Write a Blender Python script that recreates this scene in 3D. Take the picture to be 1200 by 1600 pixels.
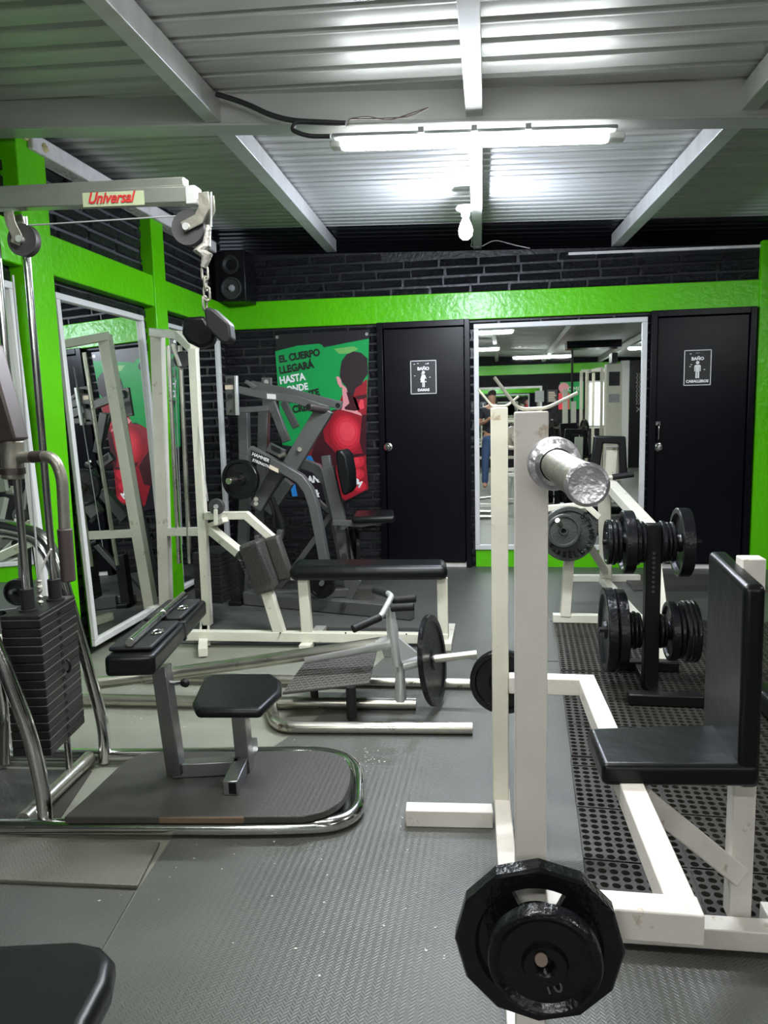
import bpy, bmesh, math, random
from mathutils import Vector, Matrix
from math import pi, sin, cos, radians
random.seed(7)
for o in list(bpy.data.objects): bpy.data.objects.remove(o)
SC = bpy.context.scene
COL = SC.collection
# ------------------------------------------------------------------ camera, world, lights, exposure
FPX = 1155.0
CAMZ = 1.3
RT = Vector((0.98798073, 0.15266626, -0.0242299))
UP = Vector((0.00413135, 0.13061447, 0.99142463))
FW = Vector((-0.15452187, 0.97960853, -0.12841386))
cd = bpy.data.cameras.new('camera'); cam = bpy.data.objects.new('camera', cd); COL.objects.link(cam)
cd.sensor_fit = 'VERTICAL'; cd.sensor_height = 36; cd.lens = 36 * FPX / 1600; cd.clip_start = 0.02
M = Matrix.Identity(4)
for i in range(3):
    M[i][0] = RT[i]; M[i][1] = UP[i]; M[i][2] = -FW[i]
M[2][3] = CAMZ
cam.matrix_world = M
SC.camera = cam
w = bpy.data.worlds.new('world'); SC.world = w; w.use_nodes = True
w.node_tree.nodes['Background'].inputs[0].default_value = (0.75, 0.85, 1, 1)
w.node_tree.nodes['Background'].inputs[1].default_value = 0.25
SC.view_settings.view_transform = 'Standard'; SC.view_settings.look = 'None'
SC.view_settings.gamma = 1; SC.view_settings.exposure = 0.6; SC.view_settings.use_curve_mapping = False

def P(px, py, x=None, y=None, z=None):
    """surveyed point: the spot in the room seen at this place of the photograph, on a known plane x=, y= or z="""
    d = RT * (px - 600) - UP * (py - 800) + FW * FPX
    if x is not None: t = x / d.x
    elif y is not None: t = y / d.y
    else: t = (z - CAMZ) / d.z
    return Vector((0, 0, CAMZ)) + d * t

def area(name, loc, sx, sy, power, rot=(0, 0, 0), col=(0.93, 1, 0.95)):
    l = bpy.data.lights.new(name, 'AREA'); l.shape = 'RECTANGLE'; l.size = sx; l.size_y = sy; l.energy = power; l.color = col
    o = bpy.data.objects.new(name, l); COL.objects.link(o); o.location = loc; o.rotation_euler = rot
    return o
area('tube_light_front', (-0.10, 3.33, 2.40), 1.15, 0.06, 48, (0, radians(2), radians(2)), (0.90, 0.95, 1))
REAR_LAMPS = [(-0.4, 1.6), (-0.6, -1.2), (-1.2, -3.6), (0.9, -3.6), (3.0, -2.2), (3.0, 1.6)]
for i, (lx, ly) in enumerate(REAR_LAMPS):
    area('tube_light_rear', (lx, ly, 2.43), 1.15, 0.08, 19, (0, 0, 0), (1, 0.99, 0.93))
pl = bpy.data.lights.new('bulb_light', 'POINT'); pl.energy = 62; pl.shadow_soft_size = 0.03; pl.color = (0.74, 0.80, 1)
po = bpy.data.objects.new('bulb_light', pl); COL.objects.link(po); po.location = (-0.205, 4.82, 2.40)

# ------------------------------------------------------------------ materials
MT = {}
def mat(name, col, rough=0.5, metal=0.0, var=0.0, vscale=8, bump=0.0, bscale=60, coat=0.0, spec=0.5, col2=None, c2amt=0.5, c2scale=6, rvar=0.0):
    m = bpy.data.materials.new(name); m.use_nodes = True; nt = m.node_tree; N = nt.nodes; L = nt.links
    b = N['Principled BSDF']
    b.inputs['Base Color'].default_value = (*col, 1); b.inputs['Roughness'].default_value = rough
    b.inputs['Metallic'].default_value = metal; b.inputs['Coat Weight'].default_value = coat
    b.inputs['Specular IOR Level'].default_value = spec; b.inputs['Coat Roughness'].default_value = 0.12
    tc = N.new('ShaderNodeTexCoord')
    last = None
    if var > 0:
        n = N.new('ShaderNodeTexNoise'); n.inputs['Scale'].default_value = vscale; n.inputs['Detail'].default_value = 6
        L.new(tc.outputs['Object'], n.inputs['Vector'])
        mx = N.new('ShaderNodeMix'); mx.data_type = 'RGBA'
        mx.inputs['A'].default_value = (*[max(0, c * (1 - var)) for c in col], 1); mx.inputs['B'].default_value = (*[min(1, c * (1 + var)) for c in col], 1)
        L.new(n.outputs['Fac'], mx.inputs['Factor']); last = mx.outputs['Result']
        if rvar > 0:
            mr = N.new('ShaderNodeMapRange'); mr.inputs['To Min'].default_value = max(0.02, rough - rvar); mr.inputs['To Max'].default_value = rough + rvar
            L.new(n.outputs['Fac'], mr.inputs['Value']); L.new(mr.outputs['Result'], b.inputs['Roughness'])
    if col2 is not None:
        n2 = N.new('ShaderNodeTexNoise'); n2.inputs['Scale'].default_value = c2scale; n2.inputs['Detail'].default_value = 8; n2.inputs['Roughness'].default_value = 0.65
        L.new(tc.outputs['Object'], n2.inputs['Vector'])
        r = N.new('ShaderNodeValToRGB'); r.color_ramp.elements[0].position = 1 - c2amt - 0.03; r.color_ramp.elements[1].position = 1 - c2amt + 0.03
        L.new(n2.outputs['Fac'], r.inputs['Fac'])
        m2 = N.new('ShaderNodeMix'); m2.data_type = 'RGBA'
        if last: L.new(last, m2.inputs['A'])
        else: m2.inputs['A'].default_value = (*col, 1)
        m2.inputs['B'].default_value = (*col2, 1); L.new(r.outputs['Color'], m2.inputs['Factor']); last = m2.outputs['Result']
    if last: L.new(last, b.inputs['Base Color'])
    if bump > 0:
        n3 = N.new('ShaderNodeTexNoise'); n3.inputs['Scale'].default_value = bscale; n3.inputs['Detail'].default_value = 4
        L.new(tc.outputs['Object'], n3.inputs['Vector'])
        bp = N.new('ShaderNodeBump'); bp.inputs['Strength'].default_value = bump; bp.inputs['Distance'].default_value = 0.01
        L.new(n3.outputs['Fac'], bp.inputs['Height']); L.new(bp.outputs['Normal'], b.inputs['Normal'])
    MT[name] = m; return m
mat('white_paint', (0.62, 0.60, 0.50), 0.40, var=0.16, vscale=5, bump=0.15, bscale=25, col2=(0.36, 0.30, 0.20), c2amt=0.34, c2scale=16)
mat('white_paint_near', (0.64, 0.60, 0.55), 0.40, var=0.14, vscale=6, bump=0.25, bscale=25, col2=(0.42, 0.33, 0.24), c2amt=0.335, c2scale=16)
mat('chrome', (0.62, 0.62, 0.60), 0.16, 1.0, var=0.10, vscale=6, rvar=0.08)
mat('worn_chrome', (0.50, 0.48, 0.42), 0.30, 1.0, var=0.2, vscale=9, rvar=0.1, col2=(0.16, 0.12, 0.08), c2amt=0.33, c2scale=12)
mat('brushed_steel', (0.36, 0.36, 0.36), 0.30, 1.0, var=0.15, vscale=5, rvar=0.08, col2=(0.22, 0.12, 0.07), c2amt=0.27, c2scale=9)
mat('cast_metal', (0.26, 0.25, 0.21), 0.42, 0.7, var=0.25, vscale=12, bump=0.2, bscale=50)
mat('bar_end', (0.55, 0.53, 0.56), 0.35, 0.8, var=0.35, vscale=60, bump=0.3, bscale=90)
mat('aluminium', (0.62, 0.63, 0.62), 0.35, 0.6, var=0.08)
mat('grey_enamel', (0.105, 0.107, 0.102), 0.38, 0.3, var=0.12, bump=0.05, bscale=300)
mat('black_steel', (0.006, 0.006, 0.007), 0.38, 0.0, spec=.25, var=0.2, bump=0.08, bscale=120)
mat('iron_plate', (0.005, 0.005, 0.0065), 0.24, 0.0, var=0.3, bump=0.30, bscale=70, spec=.38)
mat('iron_grey', (0.10, 0.108, 0.10), 0.35, 0.6, var=0.3, bump=0.35, bscale=90)
mat('stack_iron', (0.010, 0.009, 0.009), 0.40, 0.0, spec=.3, var=0.2, bump=0.12, bscale=160)
mat('stack_edge', (0.14, 0.135, 0.13), 0.5, 0.3)
mat('vinyl', (0.0045, 0.005, 0.0055), 0.33, var=0.2, bump=0.4, bscale=7, spec=0.27)
mat('vinyl_matt', (0.012, 0.012, 0.013), 0.48, spec=.3, var=0.2, bump=0.10, bscale=200)
mat('rubber', (0.009, 0.009, 0.009), 0.55, spec=.3, var=0.2)
mat('brown_grip', (0.050, 0.036, 0.036), 0.55, var=0.2)
mat('lever_brown', (0.065, 0.052, 0.048), 0.38, 0.4, var=0.25)
mat('wheel_grey', (0.035, 0.035, 0.035), 0.55)
mat('green_paint', (0.095, 0.49, 0.001), 0.27, var=0.14, vscale=2.2, bump=0.5, bscale=22, spec=0.35)
mat('door_black', (0.0028, 0.0028, 0.005), 0.27, var=0.4, vscale=3, bump=0.08, bscale=8, spec=0.16)
mat('mirror_frame', (0.60, 0.60, 0.58), 0.4, var=0.05)
mat('plaster', (0.66, 0.63, 0.60), 0.8, var=0.3, vscale=10, bump=0.8, bscale=25)
mat('foam_yellow', (0.62, 0.52, 0.25), 0.9, var=0.4, vscale=20, bump=1.0, bscale=40)
mat('cable_black', (0.012, 0.012, 0.012), 0.5)
mat('wire_brown', (0.06, 0.03, 0.02), 0.6)
mat('wire_white', (0.55, 0.54, 0.50), 0.6)
mat('plastic_white', (0.70, 0.70, 0.66), 0.4)
mat('plastic_grey', (0.30, 0.31, 0.31), 0.5)
mat('name_plate', (0.33, 0.38, 0.24), 0.4)
mat('grout', (0.010, 0.010, 0.012), 0.4, bump=.6, bscale=40)
mat('grout_left', (0.07, 0.07, 0.08), 0.45, bump=.6, bscale=40)
mat('perf_rubber', (0.026, 0.023, 0.019), 0.5, var=.3, bump=.2, bscale=80)
mat('rust', (0.17, 0.12, 0.095), 0.6, var=.3)
mat('beam_steel', (0.36, 0.37, 0.33), 0.3, 0.75, var=.25, vscale=7, bump=.15, bscale=20)
mat('red_print', (0.45, 0.02, 0.02), 0.5)
mat('white_print', (0.82, 0.82, 0.80), 0.5)
mat('black_print', (0.008, 0.008, 0.008), 0.4)
mat('sticker', (0.72, 0.60, 0.48), 0.5)
mat('tread_light', (0.26, 0.24, 0.22), 0.4, .3)
mat('wood_worn', (0.13, 0.085, 0.05), 0.7, var=0.3, vscale=30)
mat('ban_green', (0.010, 0.32, 0.075), 0.3, spec=.3, var=0.1, vscale=4)
mat('ban_light', (0.16, 0.42, 0.10), 0.3)
mat('ban_red', (0.30, 0.009, 0.02), 0.3, var=0.3, vscale=7)
mat('ban_bright', (0.80, 0.06, 0.09), 0.3, var=0.15, vscale=9)
mat('ban_red2', (0.42, 0.012, 0.028), 0.3)
mat('ban_red3', (0.58, 0.02, 0.04), 0.3)
mat('ban_red4', (0.70, 0.035, 0.06), 0.3)
mat('ban_dark', (0.05, 0.006, 0.012), 0.3)
mat('ban_hair', (0.022, 0.010, 0.014), 0.35, var=0.6, vscale=60)
mat('ban_pink', (0.75, 0.30, 0.32), 0.3)
mat('ban_blue', (0.02, 0.22, 0.6), 0.3)
mat('ban_black', (0.012, 0.008, 0.014), 0.3)
mat('speaker_cone', (0.02, 0.02, 0.02), 0.45)
mat('skin', (0.50, 0.27, 0.18), 0.5)
mat('jeans', (0.05, 0.09, 0.20), 0.85, var=0.2, vscale=60)
mat('shirt', (0.03, 0.03, 0.04), 0.85)
mat('hair', (0.015, 0.01, 0.008), 0.6)
mat('tape', (0.30, 0.29, 0.26), 0.45, 0.3, var=0.3, vscale=60, bump=0.6, bscale=60)
mat('backdrop_dark', (0.10, 0.10, 0.11), 0.6)  # flat dark tone for the added backdrop beyond the back wall

def emat(name, col, s):
    m = bpy.data.materials.new(name); m.use_nodes = True; nt = m.node_tree
    b = nt.nodes['Principled BSDF']; b.inputs['Emission Color'].default_value = (*col, 1); b.inputs['Emission Strength'].default_value = s
    b.inputs['Base Color'].default_value = (0.8, 0.8, 0.8, 1); MT[name] = m
emat('tube_glow', (0.92, 0.97, 1), 42); emat('bulb_glow', (0.85, 0.9, 1), 30); emat('window_glow', (0.85, 0.92, 1), 2.6)
m = bpy.data.materials.new('mirror_glass'); m.use_nodes = True; b = m.node_tree.nodes['Principled BSDF']
b.inputs['Base Color'].default_value = (0.80, 0.84, 0.80, 1); b.inputs['Metallic'].default_value = 1; b.inputs['Roughness'].default_value = 0.012; MT['mirror_glass'] = m

def brick_mat(name, axis, mortar):
    m = bpy.data.materials.new(name); m.use_nodes = True; nt = m.node_tree; N = nt.nodes; L = nt.links; b = N['Principled BSDF']
    g = N.new('ShaderNodeNewGeometry'); s = N.new('ShaderNodeSeparateXYZ'); c = N.new('ShaderNodeCombineXYZ')
    L.new(g.outputs['Position'], s.inputs[0]); L.new(s.outputs[axis], c.inputs['X']); L.new(s.outputs['Z'], c.inputs['Y'])
    nz = N.new('ShaderNodeTexNoise'); nz.inputs['Scale'].default_value = 7; L.new(c.outputs[0], nz.inputs['Vector'])
    ad = N.new('ShaderNodeVectorMath'); ad.operation = 'MULTIPLY_ADD'; L.new(nz.outputs['Color'], ad.inputs[0]); ad.inputs[1].default_value = (0.03, 0.03, 0); L.new(c.outputs[0], ad.inputs[2])
    cm = N.new('ShaderNodeMix'); cm.data_type = 'RGBA'; cm.inputs['A'].default_value = (0.003, 0.003, 0.005, 1); cm.inputs['B'].default_value = (0.009, 0.009, 0.012, 1)
    L.new(nz.outputs['Fac'], cm.inputs['Factor']); L.new(cm.outputs['Result'], b.inputs['Base Color'])
    n2 = N.new('ShaderNodeTexNoise'); n2.inputs['Scale'].default_value = 26; n2.inputs['Detail'].default_value = 7; n2.inputs['Roughness'].default_value = 0.6; L.new(g.outputs['Position'], n2.inputs['Vector'])
    bp = N.new('ShaderNodeBump'); bp.inputs['Strength'].default_value = 1.0; bp.inputs['Distance'].default_value = 0.05
    L.new(n2.outputs['Fac'], bp.inputs['Height']); L.new(bp.outputs[0], b.inputs['Normal'])
    b.inputs['Roughness'].default_value = 0.22; b.inputs['Specular IOR Level'].default_value = 0.45; MT[name] = m
brick_mat('brick_back', 'X', (0.012, 0.012, 0.014)); brick_mat('brick_left', 'Y', (0.045, 0.045, 0.05))

def roof_mat(name, col, metal, rough):
    m = bpy.data.materials.new(name); m.use_nodes = True; nt = m.node_tree; N = nt.nodes; L = nt.links; b = N['Principled BSDF']
    g = N.new('ShaderNodeNewGeometry'); mp = N.new('ShaderNodeMapping'); mp.inputs['Scale'].default_value = (0.6, 5, 1); L.new(g.outputs['Position'], mp.inputs['Vector'])
    n = N.new('ShaderNodeTexNoise'); n.inputs['Scale'].default_value = 3; n.inputs['Detail'].default_value = 5; L.new(mp.outputs[0], n.inputs['Vector'])
    mx = N.new('ShaderNodeMix'); mx.data_type = 'RGBA'; mx.inputs['A'].default_value = (*[c * 0.72 for c in col], 1); mx.inputs['B'].default_value = (*[c * 1.2 for c in col], 1)
    L.new(n.outputs['Fac'], mx.inputs['Factor']); L.new(mx.outputs['Result'], b.inputs['Base Color'])
    b.inputs['Metallic'].default_value = metal; b.inputs['Roughness'].default_value = rough
    mr = N.new('ShaderNodeMapRange'); mr.inputs['To Min'].default_value = rough - 0.08; mr.inputs['To Max'].default_value = rough + 0.1; L.new(n.outputs['Fac'], mr.inputs['Value']); L.new(mr.outputs[0], b.inputs['Roughness'])
    MT[name] = m
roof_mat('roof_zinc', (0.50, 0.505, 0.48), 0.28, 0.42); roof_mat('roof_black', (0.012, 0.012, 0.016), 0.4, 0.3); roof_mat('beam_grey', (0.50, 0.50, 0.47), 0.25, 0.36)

def floor_mat(name, col, tread, rough, scratch=True):
    """grey rubber with a fine herringbone tread, blotches and light specks"""
    m = bpy.data.materials.new(name); m.use_nodes = True; nt = m.node_tree; N = nt.nodes; L = nt.links; b = N['Principled BSDF']
    g = N.new('ShaderNodeNewGeometry')
    n = N.new('ShaderNodeTexNoise'); n.inputs['Scale'].default_value = 2.2; n.inputs['Detail'].default_value = 9; n.inputs['Roughness'].default_value = 0.62; L.new(g.outputs['Position'], n.inputs['Vector'])
    mx = N.new('ShaderNodeMix'); mx.data_type = 'RGBA'; mx.inputs['A'].default_value = (*[c * 0.62 for c in col], 1); mx.inputs['B'].default_value = (*[c * 1.42 for c in col], 1); L.new(n.outputs['Fac'], mx.inputs['Factor'])
    v = N.new('ShaderNodeTexVoronoi'); v.inputs['Scale'].default_value = 9; L.new(g.outputs['Position'], v.inputs['Vector'])
    lt = N.new('ShaderNodeMath'); lt.operation = 'LESS_THAN'; lt.inputs[1].default_value = 0.035; L.new(v.outputs['Distance'], lt.inputs[0])
    sc = N.new('ShaderNodeSeparateColor'); L.new(v.outputs['Color'], sc.inputs[0])
    l2 = N.new('ShaderNodeMath'); l2.operation = 'GREATER_THAN'; l2.inputs[1].default_value = 0.55; L.new(sc.outputs[0], l2.inputs[0])
    ml = N.new('ShaderNodeMath'); ml.operation = 'MULTIPLY'; L.new(lt.outputs[0], ml.inputs[0]); L.new(l2.outputs[0], ml.inputs[1])
    cr = N.new('ShaderNodeValToRGB'); cr.color_ramp.interpolation = 'CONSTANT'; cr.color_ramp.elements[0].color = (0.02, 0.02, 0.02, 1); cr.color_ramp.elements[1].color = (0.5, 0.5, 0.46, 1); cr.color_ramp.elements[1].position = 0.5; L.new(sc.outputs[1], cr.inputs['Fac'])
    m2 = N.new('ShaderNodeMix'); m2.data_type = 'RGBA'; L.new(ml.outputs[0], m2.inputs['Factor']); L.new(mx.outputs['Result'], m2.inputs['A']); L.new(cr.outputs['Color'], m2.inputs['B'])
    L.new(m2.outputs['Result'], b.inputs['Base Color']); b.inputs['Roughness'].default_value = rough
    s = N.new('ShaderNodeSeparateXYZ'); L.new(g.outputs['Position'], s.inputs[0])
    def math_(op, a, bb):
        k = N.new('ShaderNodeMath'); k.operation = op
        for i, q in enumerate((a, bb)):
            if isinstance(q, (int, float)): k.inputs[i].default_value = q
            elif q is not None: L.new(q, k.inputs[i])
        return k.outputs[0]
    # chevrons: y + |frac(x)-.5| zigzag
    fx = math_('PINGPONG', math_('MULTIPLY', s.outputs['X'], tread), 1.0)
    ph = math_('ADD', math_('MULTIPLY', s.outputs['Y'], tread * 2.0), math_('MULTIPLY', fx, 2.0))
    wv = math_('SINE', math_('MULTIPLY', ph, pi), None)
    nn = N.new('ShaderNodeTexNoise'); nn.inputs['Scale'].default_value = 90; L.new(g.outputs['Position'], nn.inputs['Vector'])
    hh = math_('ADD', wv, math_('MULTIPLY', nn.outputs['Fac'], 1.5))
    bp = N.new('ShaderNodeBump'); bp.inputs['Strength'].default_value = 0.22; bp.inputs['Distance'].default_value = 0.002; L.new(hh, bp.inputs['Height']); L.new(bp.outputs[0], b.inputs['Normal'])
    MT[name] = m
floor_mat('rubber_floor', (0.073, 0.075, 0.066), 95, 0.42)
floor_mat('rubber_light', (0.115, 0.112, 0.092), 70, 0.40)
floor_mat('rubber_dark', (0.042, 0.039, 0.034), 110, 0.5)
floor_mat('concrete_floor', (0.185, 0.19, 0.15), 0.01, 0.5)
floor_mat('foot_plate_tread', (0.045, 0.043, 0.040), 32, 0.45)

# ------------------------------------------------------------------ mesh helpers
ROOTS = {}
class MB:
    def __init__(s): s.bm = bmesh.new()
    def poly_prism(s, pts, off):
        n = len(pts); a = [s.bm.verts.new(p) for p in pts]; b = [s.bm.verts.new(Vector(p) + off) for p in pts]
        s.bm.faces.new(a); s.bm.faces.new(b[::-1])
        for i in range(n): s.bm.faces.new((a[i], b[i], b[(i + 1) % n], a[(i + 1) % n]))
        return s
    def box(s, lo, hi):
        x0, y0, z0 = lo; x1, y1, z1 = hi
        return s.poly_prism([(x0, y0, z0), (x0, y1, z0), (x1, y1, z0), (x1, y0, z0)], Vector((0, 0, z1 - z0)))
    def beam(s, p, q, w, h, up=(0, 0, 1)):
        p = Vector(p); q = Vector(q); d = (q - p).normalized(); up = Vector(up)
        if abs(d.dot(up.normalized())) > 0.97: up = Vector((0, 1, 0))
        sd = d.cross(up).normalized(); u = sd.cross(d).normalized()
        c = [p + sd * w / 2 * a + u * h / 2 * b for a, b in ((-1, -1), (1, -1), (1, 1), (-1, 1))]
        return s.poly_prism(c, q - p)
    def cyl(s, p, q, r, r2=None, n=20):
        return s.lathe(p, Vector(q) - Vector(p), [(0, 0), (r, 0), (r if r2 is None else r2, 1), (0, 1)], n, True)
    def lathe(s, c, axis, prof, n=40, rel=False):
        c = Vector(c); a = Vector(axis); Ln = a.length; a = a.normalized()
        if not rel: Ln = 1
        u = a.orthogonal().normalized(); v = a.cross(u); rings = []
        for r, t in prof:
            if r <= 1e-6: rings.append([s.bm.verts.new(c + a * t * Ln)])
            else: rings.append([s.bm.verts.new(c + a * t * Ln + (u * cos(2 * pi * k / n) + v * sin(2 * pi * k / n)) * r) for k in range(n)])
        for A, B in zip(rings, rings[1:]):
            for k in range(n):
                k2 = (k + 1) % n
                if len(A) == 1 and len(B) == 1: continue
                if len(A) == 1: s.bm.faces.new((A[0], B[k], B[k2]))
                elif len(B) == 1: s.bm.faces.new((A[k2], A[k], B[0]))
                else: s.bm.faces.new((A[k], B[k], B[k2], A[k2]))
        return s
    def sweep(s, pts, r, n=12, closed=False):
        pts = [Vector(p) for p in pts]; m = len(pts); rings = []; ref = None
        for i, p in enumerate(pts):
            if closed: d = (pts[(i + 1) % m] - pts[i - 1]).normalized()
            elif i == 0: d = (pts[1] - p).normalized()
            elif i == m - 1: d = (p - pts[-2]).normalized()
            else: d = ((pts[i + 1] - p).normalized() + (p - pts[i - 1]).normalized()).normalized()
            if ref is None: ref = d.orthogonal().normalized()
            u = (ref - d * ref.dot(d)).normalized(); ref = u; v = d.cross(u)
            rr = r[i] if isinstance(r, (list, tuple)) else r
            rings.append([s.bm.verts.new(p + (u * cos(2 * pi * k / n) + v * sin(2 * pi * k / n)) * rr) for k in range(n)])
        prs = list(zip(rings, rings[1:])) + ([(rings[-1], rings[0])] if closed else [])
        for A, B in prs:
            for k in range(n): s.bm.faces.new((A[k], A[(k + 1) % n], B[(k + 1) % n], B[k]))
        if not closed: s.bm.faces.new(rings[0][::-1]); s.bm.faces.new(rings[-1])
        return s
    def bsweep(s, pts, w, h, side):
        """rectangular bar swept along a bent path; side = width direction"""
        pts = [Vector(p) for p in pts]; sd = Vector(side).normalized(); rings = []
        for i, p in enumerate(pts):
            if i == 0: d = (pts[1] - p).normalized()
            elif i == len(pts) - 1: d = (p - pts[-2]).normalized()
            else: d = ((pts[i + 1] - p).normalized() + (p - pts[i - 1]).normalized()).normalized()
            u = sd.cross(d).normalized(); k = 1.0
            if 0 < i < len(pts) - 1: k = 1 / max(0.4, d.dot((pts[i + 1] - p).normalized()))
            rings.append([s.bm.verts.new(p + sd * w / 2 * a + u * h / 2 * b * k) for a, b in ((-1, -1), (1, -1), (1, 1), (-1, 1))])
        for A, B in zip(rings, rings[1:]):
            for k in range(4): s.bm.faces.new((A[k], A[(k + 1) % 4], B[(k + 1) % 4], B[k]))
        s.bm.faces.new(rings[0][::-1]); s.bm.faces.new(rings[-1])
        return s
    def build(s, name, material, parent=None, bevel=0, seg=2, sub=0, label=None, angle=35):
        bmesh.ops.recalc_face_normals(s.bm, faces=s.bm.faces)
        me = bpy.data.meshes.new(name); s.bm.to_mesh(me); s.bm.free()
        if isinstance(material, str): material = MT[material]
        me.materials.append(material)
        o = bpy.data.objects.new(name, me); COL.objects.link(o)
        return fin(o, parent, bevel, seg, sub, label, angle)
def root_loc(o):
    v = Vector((0, 0, 0))
    while o is not None: v = v + Vector(o.location); o = o.parent
    return v
def fin(o, parent, bevel=0, seg=2, sub=0, label=None, angle=35):
    me = o.data
    for p in me.polygons: p.use_smooth = True
    me.set_sharp_from_angle(angle=radians(angle))
    if parent is not None:
        me.transform(Matrix.Translation(-root_loc(parent))); o.parent = parent
    else:
        vs = [v.co for v in me.vertices]; c = Vector([(min(v[i] for v in vs) + max(v[i] for v in vs)) / 2 for i in range(3)]); c.z = min(v.z for v in vs)
        me.transform(Matrix.Translation(-c)); o.location = c
    if bevel:
        md = o.modifiers.new('bevel', 'BEVEL'); md.width = bevel; md.segments = seg; md.limit_method = 'ANGLE'; md.angle_limit = radians(40); md.harden_normals = False
    if sub:
        md = o.modifiers.new('subd', 'SUBSURF'); md.levels = sub; md.render_levels = sub
    if label: o['label'] = label
    return o
def thing(name, label, cat, loc, group=None):
    o = bpy.data.objects.new(name, None); COL.objects.link(o); o.empty_display_size = 0.1; o.location = loc
    o['label'] = label; o['category'] = cat
    if group: o['group'] = group
    return o
def tag(o, label, cat, group=None):
    o['label'] = label; o['category'] = cat
    if group: o['group'] = group
    return o
def struct(o): o['kind'] = 'structure'; return o
def rnd(pts, r, n=6):
    """round the inner corners of a polyline"""
    pts = [Vector(p) for p in pts]; out = [pts[0]]
    for a, b, c in zip(pts, pts[1:], pts[2:]):
        d1 = (a - b); d2 = (c - b); k = min(r, d1.length * 0.49, d2.length * 0.49); s = b + d1.normalized() * k; e = b + d2.normalized() * k
        for i in range(n + 1):
            t = i / n; out.append(s * (1 - t) ** 2 + b * 2 * t * (1 - t) + e * t * t)
    out.append(pts[-1]); return out
def text(name, s, material, parent, p0, p1, up=(0, 0, 1), depth=0.001, shear=0.0, bold=0.0, hfac=1.0, sy=1.0):
    """lettering whose line of writing runs from p0 to p1 (left to right as read)"""
    c = bpy.data.curves.new(name, 'FONT'); c.body = s; c.extrude = 0.5; c.shear = shear; c.offset = bold; c.resolution_u = 4
    t = bpy.data.objects.new(name, c); COL.objects.link(t)
    dg = bpy.context.evaluated_depsgraph_get(); me = bpy.data.meshes.new_from_object(t.evaluated_get(dg)); bpy.data.objects.remove(t)
    xs = [v.co.x for v in me.vertices]; ys = [v.co.y for v in me.vertices]; W = max(xs) - min(xs); x0 = min(xs)
    p0 = Vector(p0); p1 = Vector(p1); X = (p1 - p0); k = X.length / W; X.normalize(); upv = Vector(up); Zn = X.cross(upv).normalized(); Y = Zn.cross(X)
    mm = Matrix.Identity(4)
    for i in range(3): mm[i][0] = X[i] * k; mm[i][1] = Y[i] * k * sy; mm[i][2] = Zn[i] * depth * 2
    mm.translation = p0 - X * x0 * k
    me.transform(mm); me.materials.clear(); me.materials.append(MT[material])
    o = bpy.data.objects.new(name, me); COL.objects.link(o)
    return fin(o, parent)

# ------------------------------------------------------------------ the setting
XL, YB, YR, XR = -2.35, 6.27, -5.5, 4.5
def zraf(x, y): return 2.62 - 0.038 * x + 0.024 * (max(y, 1.8) - 6.27)          # underside of the rafters
struct(MB().box((XL - 0.2, YR - 0.2, -0.1), (XR + 0.2, 7.4, 0.0)).build('floor', 'concrete_floor'))
# rubber floor covering (thin sheets) around the bare patch
def sheet(name, pts, th, m, label, cat='floor mat', z0=0.0, bevel=0.0):
    return tag(MB().poly_prism([(x, y, z0) for x, y in pts], Vector((0, 0, th))).build(name, m, None, bevel), label, cat, 'grey rubber mats covering the floor' if name == 'rubber_mat' else None)
MTH = 0.006
SX = P(120, 1560, z=0)
sheet('rubber_mat', [(XL + .01, YR + .01), (XR - .01, YR + .01), (XR - .01, 4.59), (0.305, 4.59), (0.30, 3.82), (-0.62, 3.82), (-0.80, 2.95), (-0.93, 2.60), (-1.45, 2.60), (-1.02, 2.04), (-1.003, 1.785), (SX.x, SX.y), (SX.x, .60), (XL + .01, .60)], MTH, 'rubber_floor', 'wide grey rubber floor mat filling the foreground under the white press rack')
sheet('rubber_mat', [(XL + .01, .604), (SX.x - .004, .604), (SX.x - .004, SX.y), (-1.008, 1.775), (XL + .01, 1.70)], MTH, 'rubber_floor', 'grey rubber floor mat at the lower left below the chevron-tread piece')
sheet('rubber_mat', [(XL + .01, 3.98), (-0.66, 3.98), (-0.62, 3.83), (0.30, 3.83), (0.30, YB - .01), (XL + .01, YB - .01)], MTH, 'rubber_floor', 'grey rubber floor mat between the flat bench and the ladies door')
sheet('rubber_mat', [(0.31, 4.60), (XR - .01, 4.60), (XR - .01, YB - .01), (0.31, YB - .01)], MTH, 'rubber_floor', 'grey rubber floor mat in front of the gentlemen door')
sheet('tread_mat', [(-2.2, 1.72), (-1.005, 1.783), (-1.04, 1.995), (-2.2, 1.93)], 0.011, 'rubber_light', 'light grey chevron-tread mat piece in front of the chrome base, lower left', z0=MTH, bevel=0.002)
sheet('rubber_mat', [(XL + .01, 1.99), (-1.43, 2.04), (-1.52, 2.43), (XL + .01, 2.38)], MTH, 'rubber_dark', 'dark worn rubber mat under the tall weight stack inside the chrome base')
sheet('tread_mat', [(0.95, 5.42), (1.9, 5.45), (1.9, 5.98), (0.95, 5.95)], 0.012, 'rubber_dark', 'thin dark rubber mat lying before the gentlemen door', z0=MTH)
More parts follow.
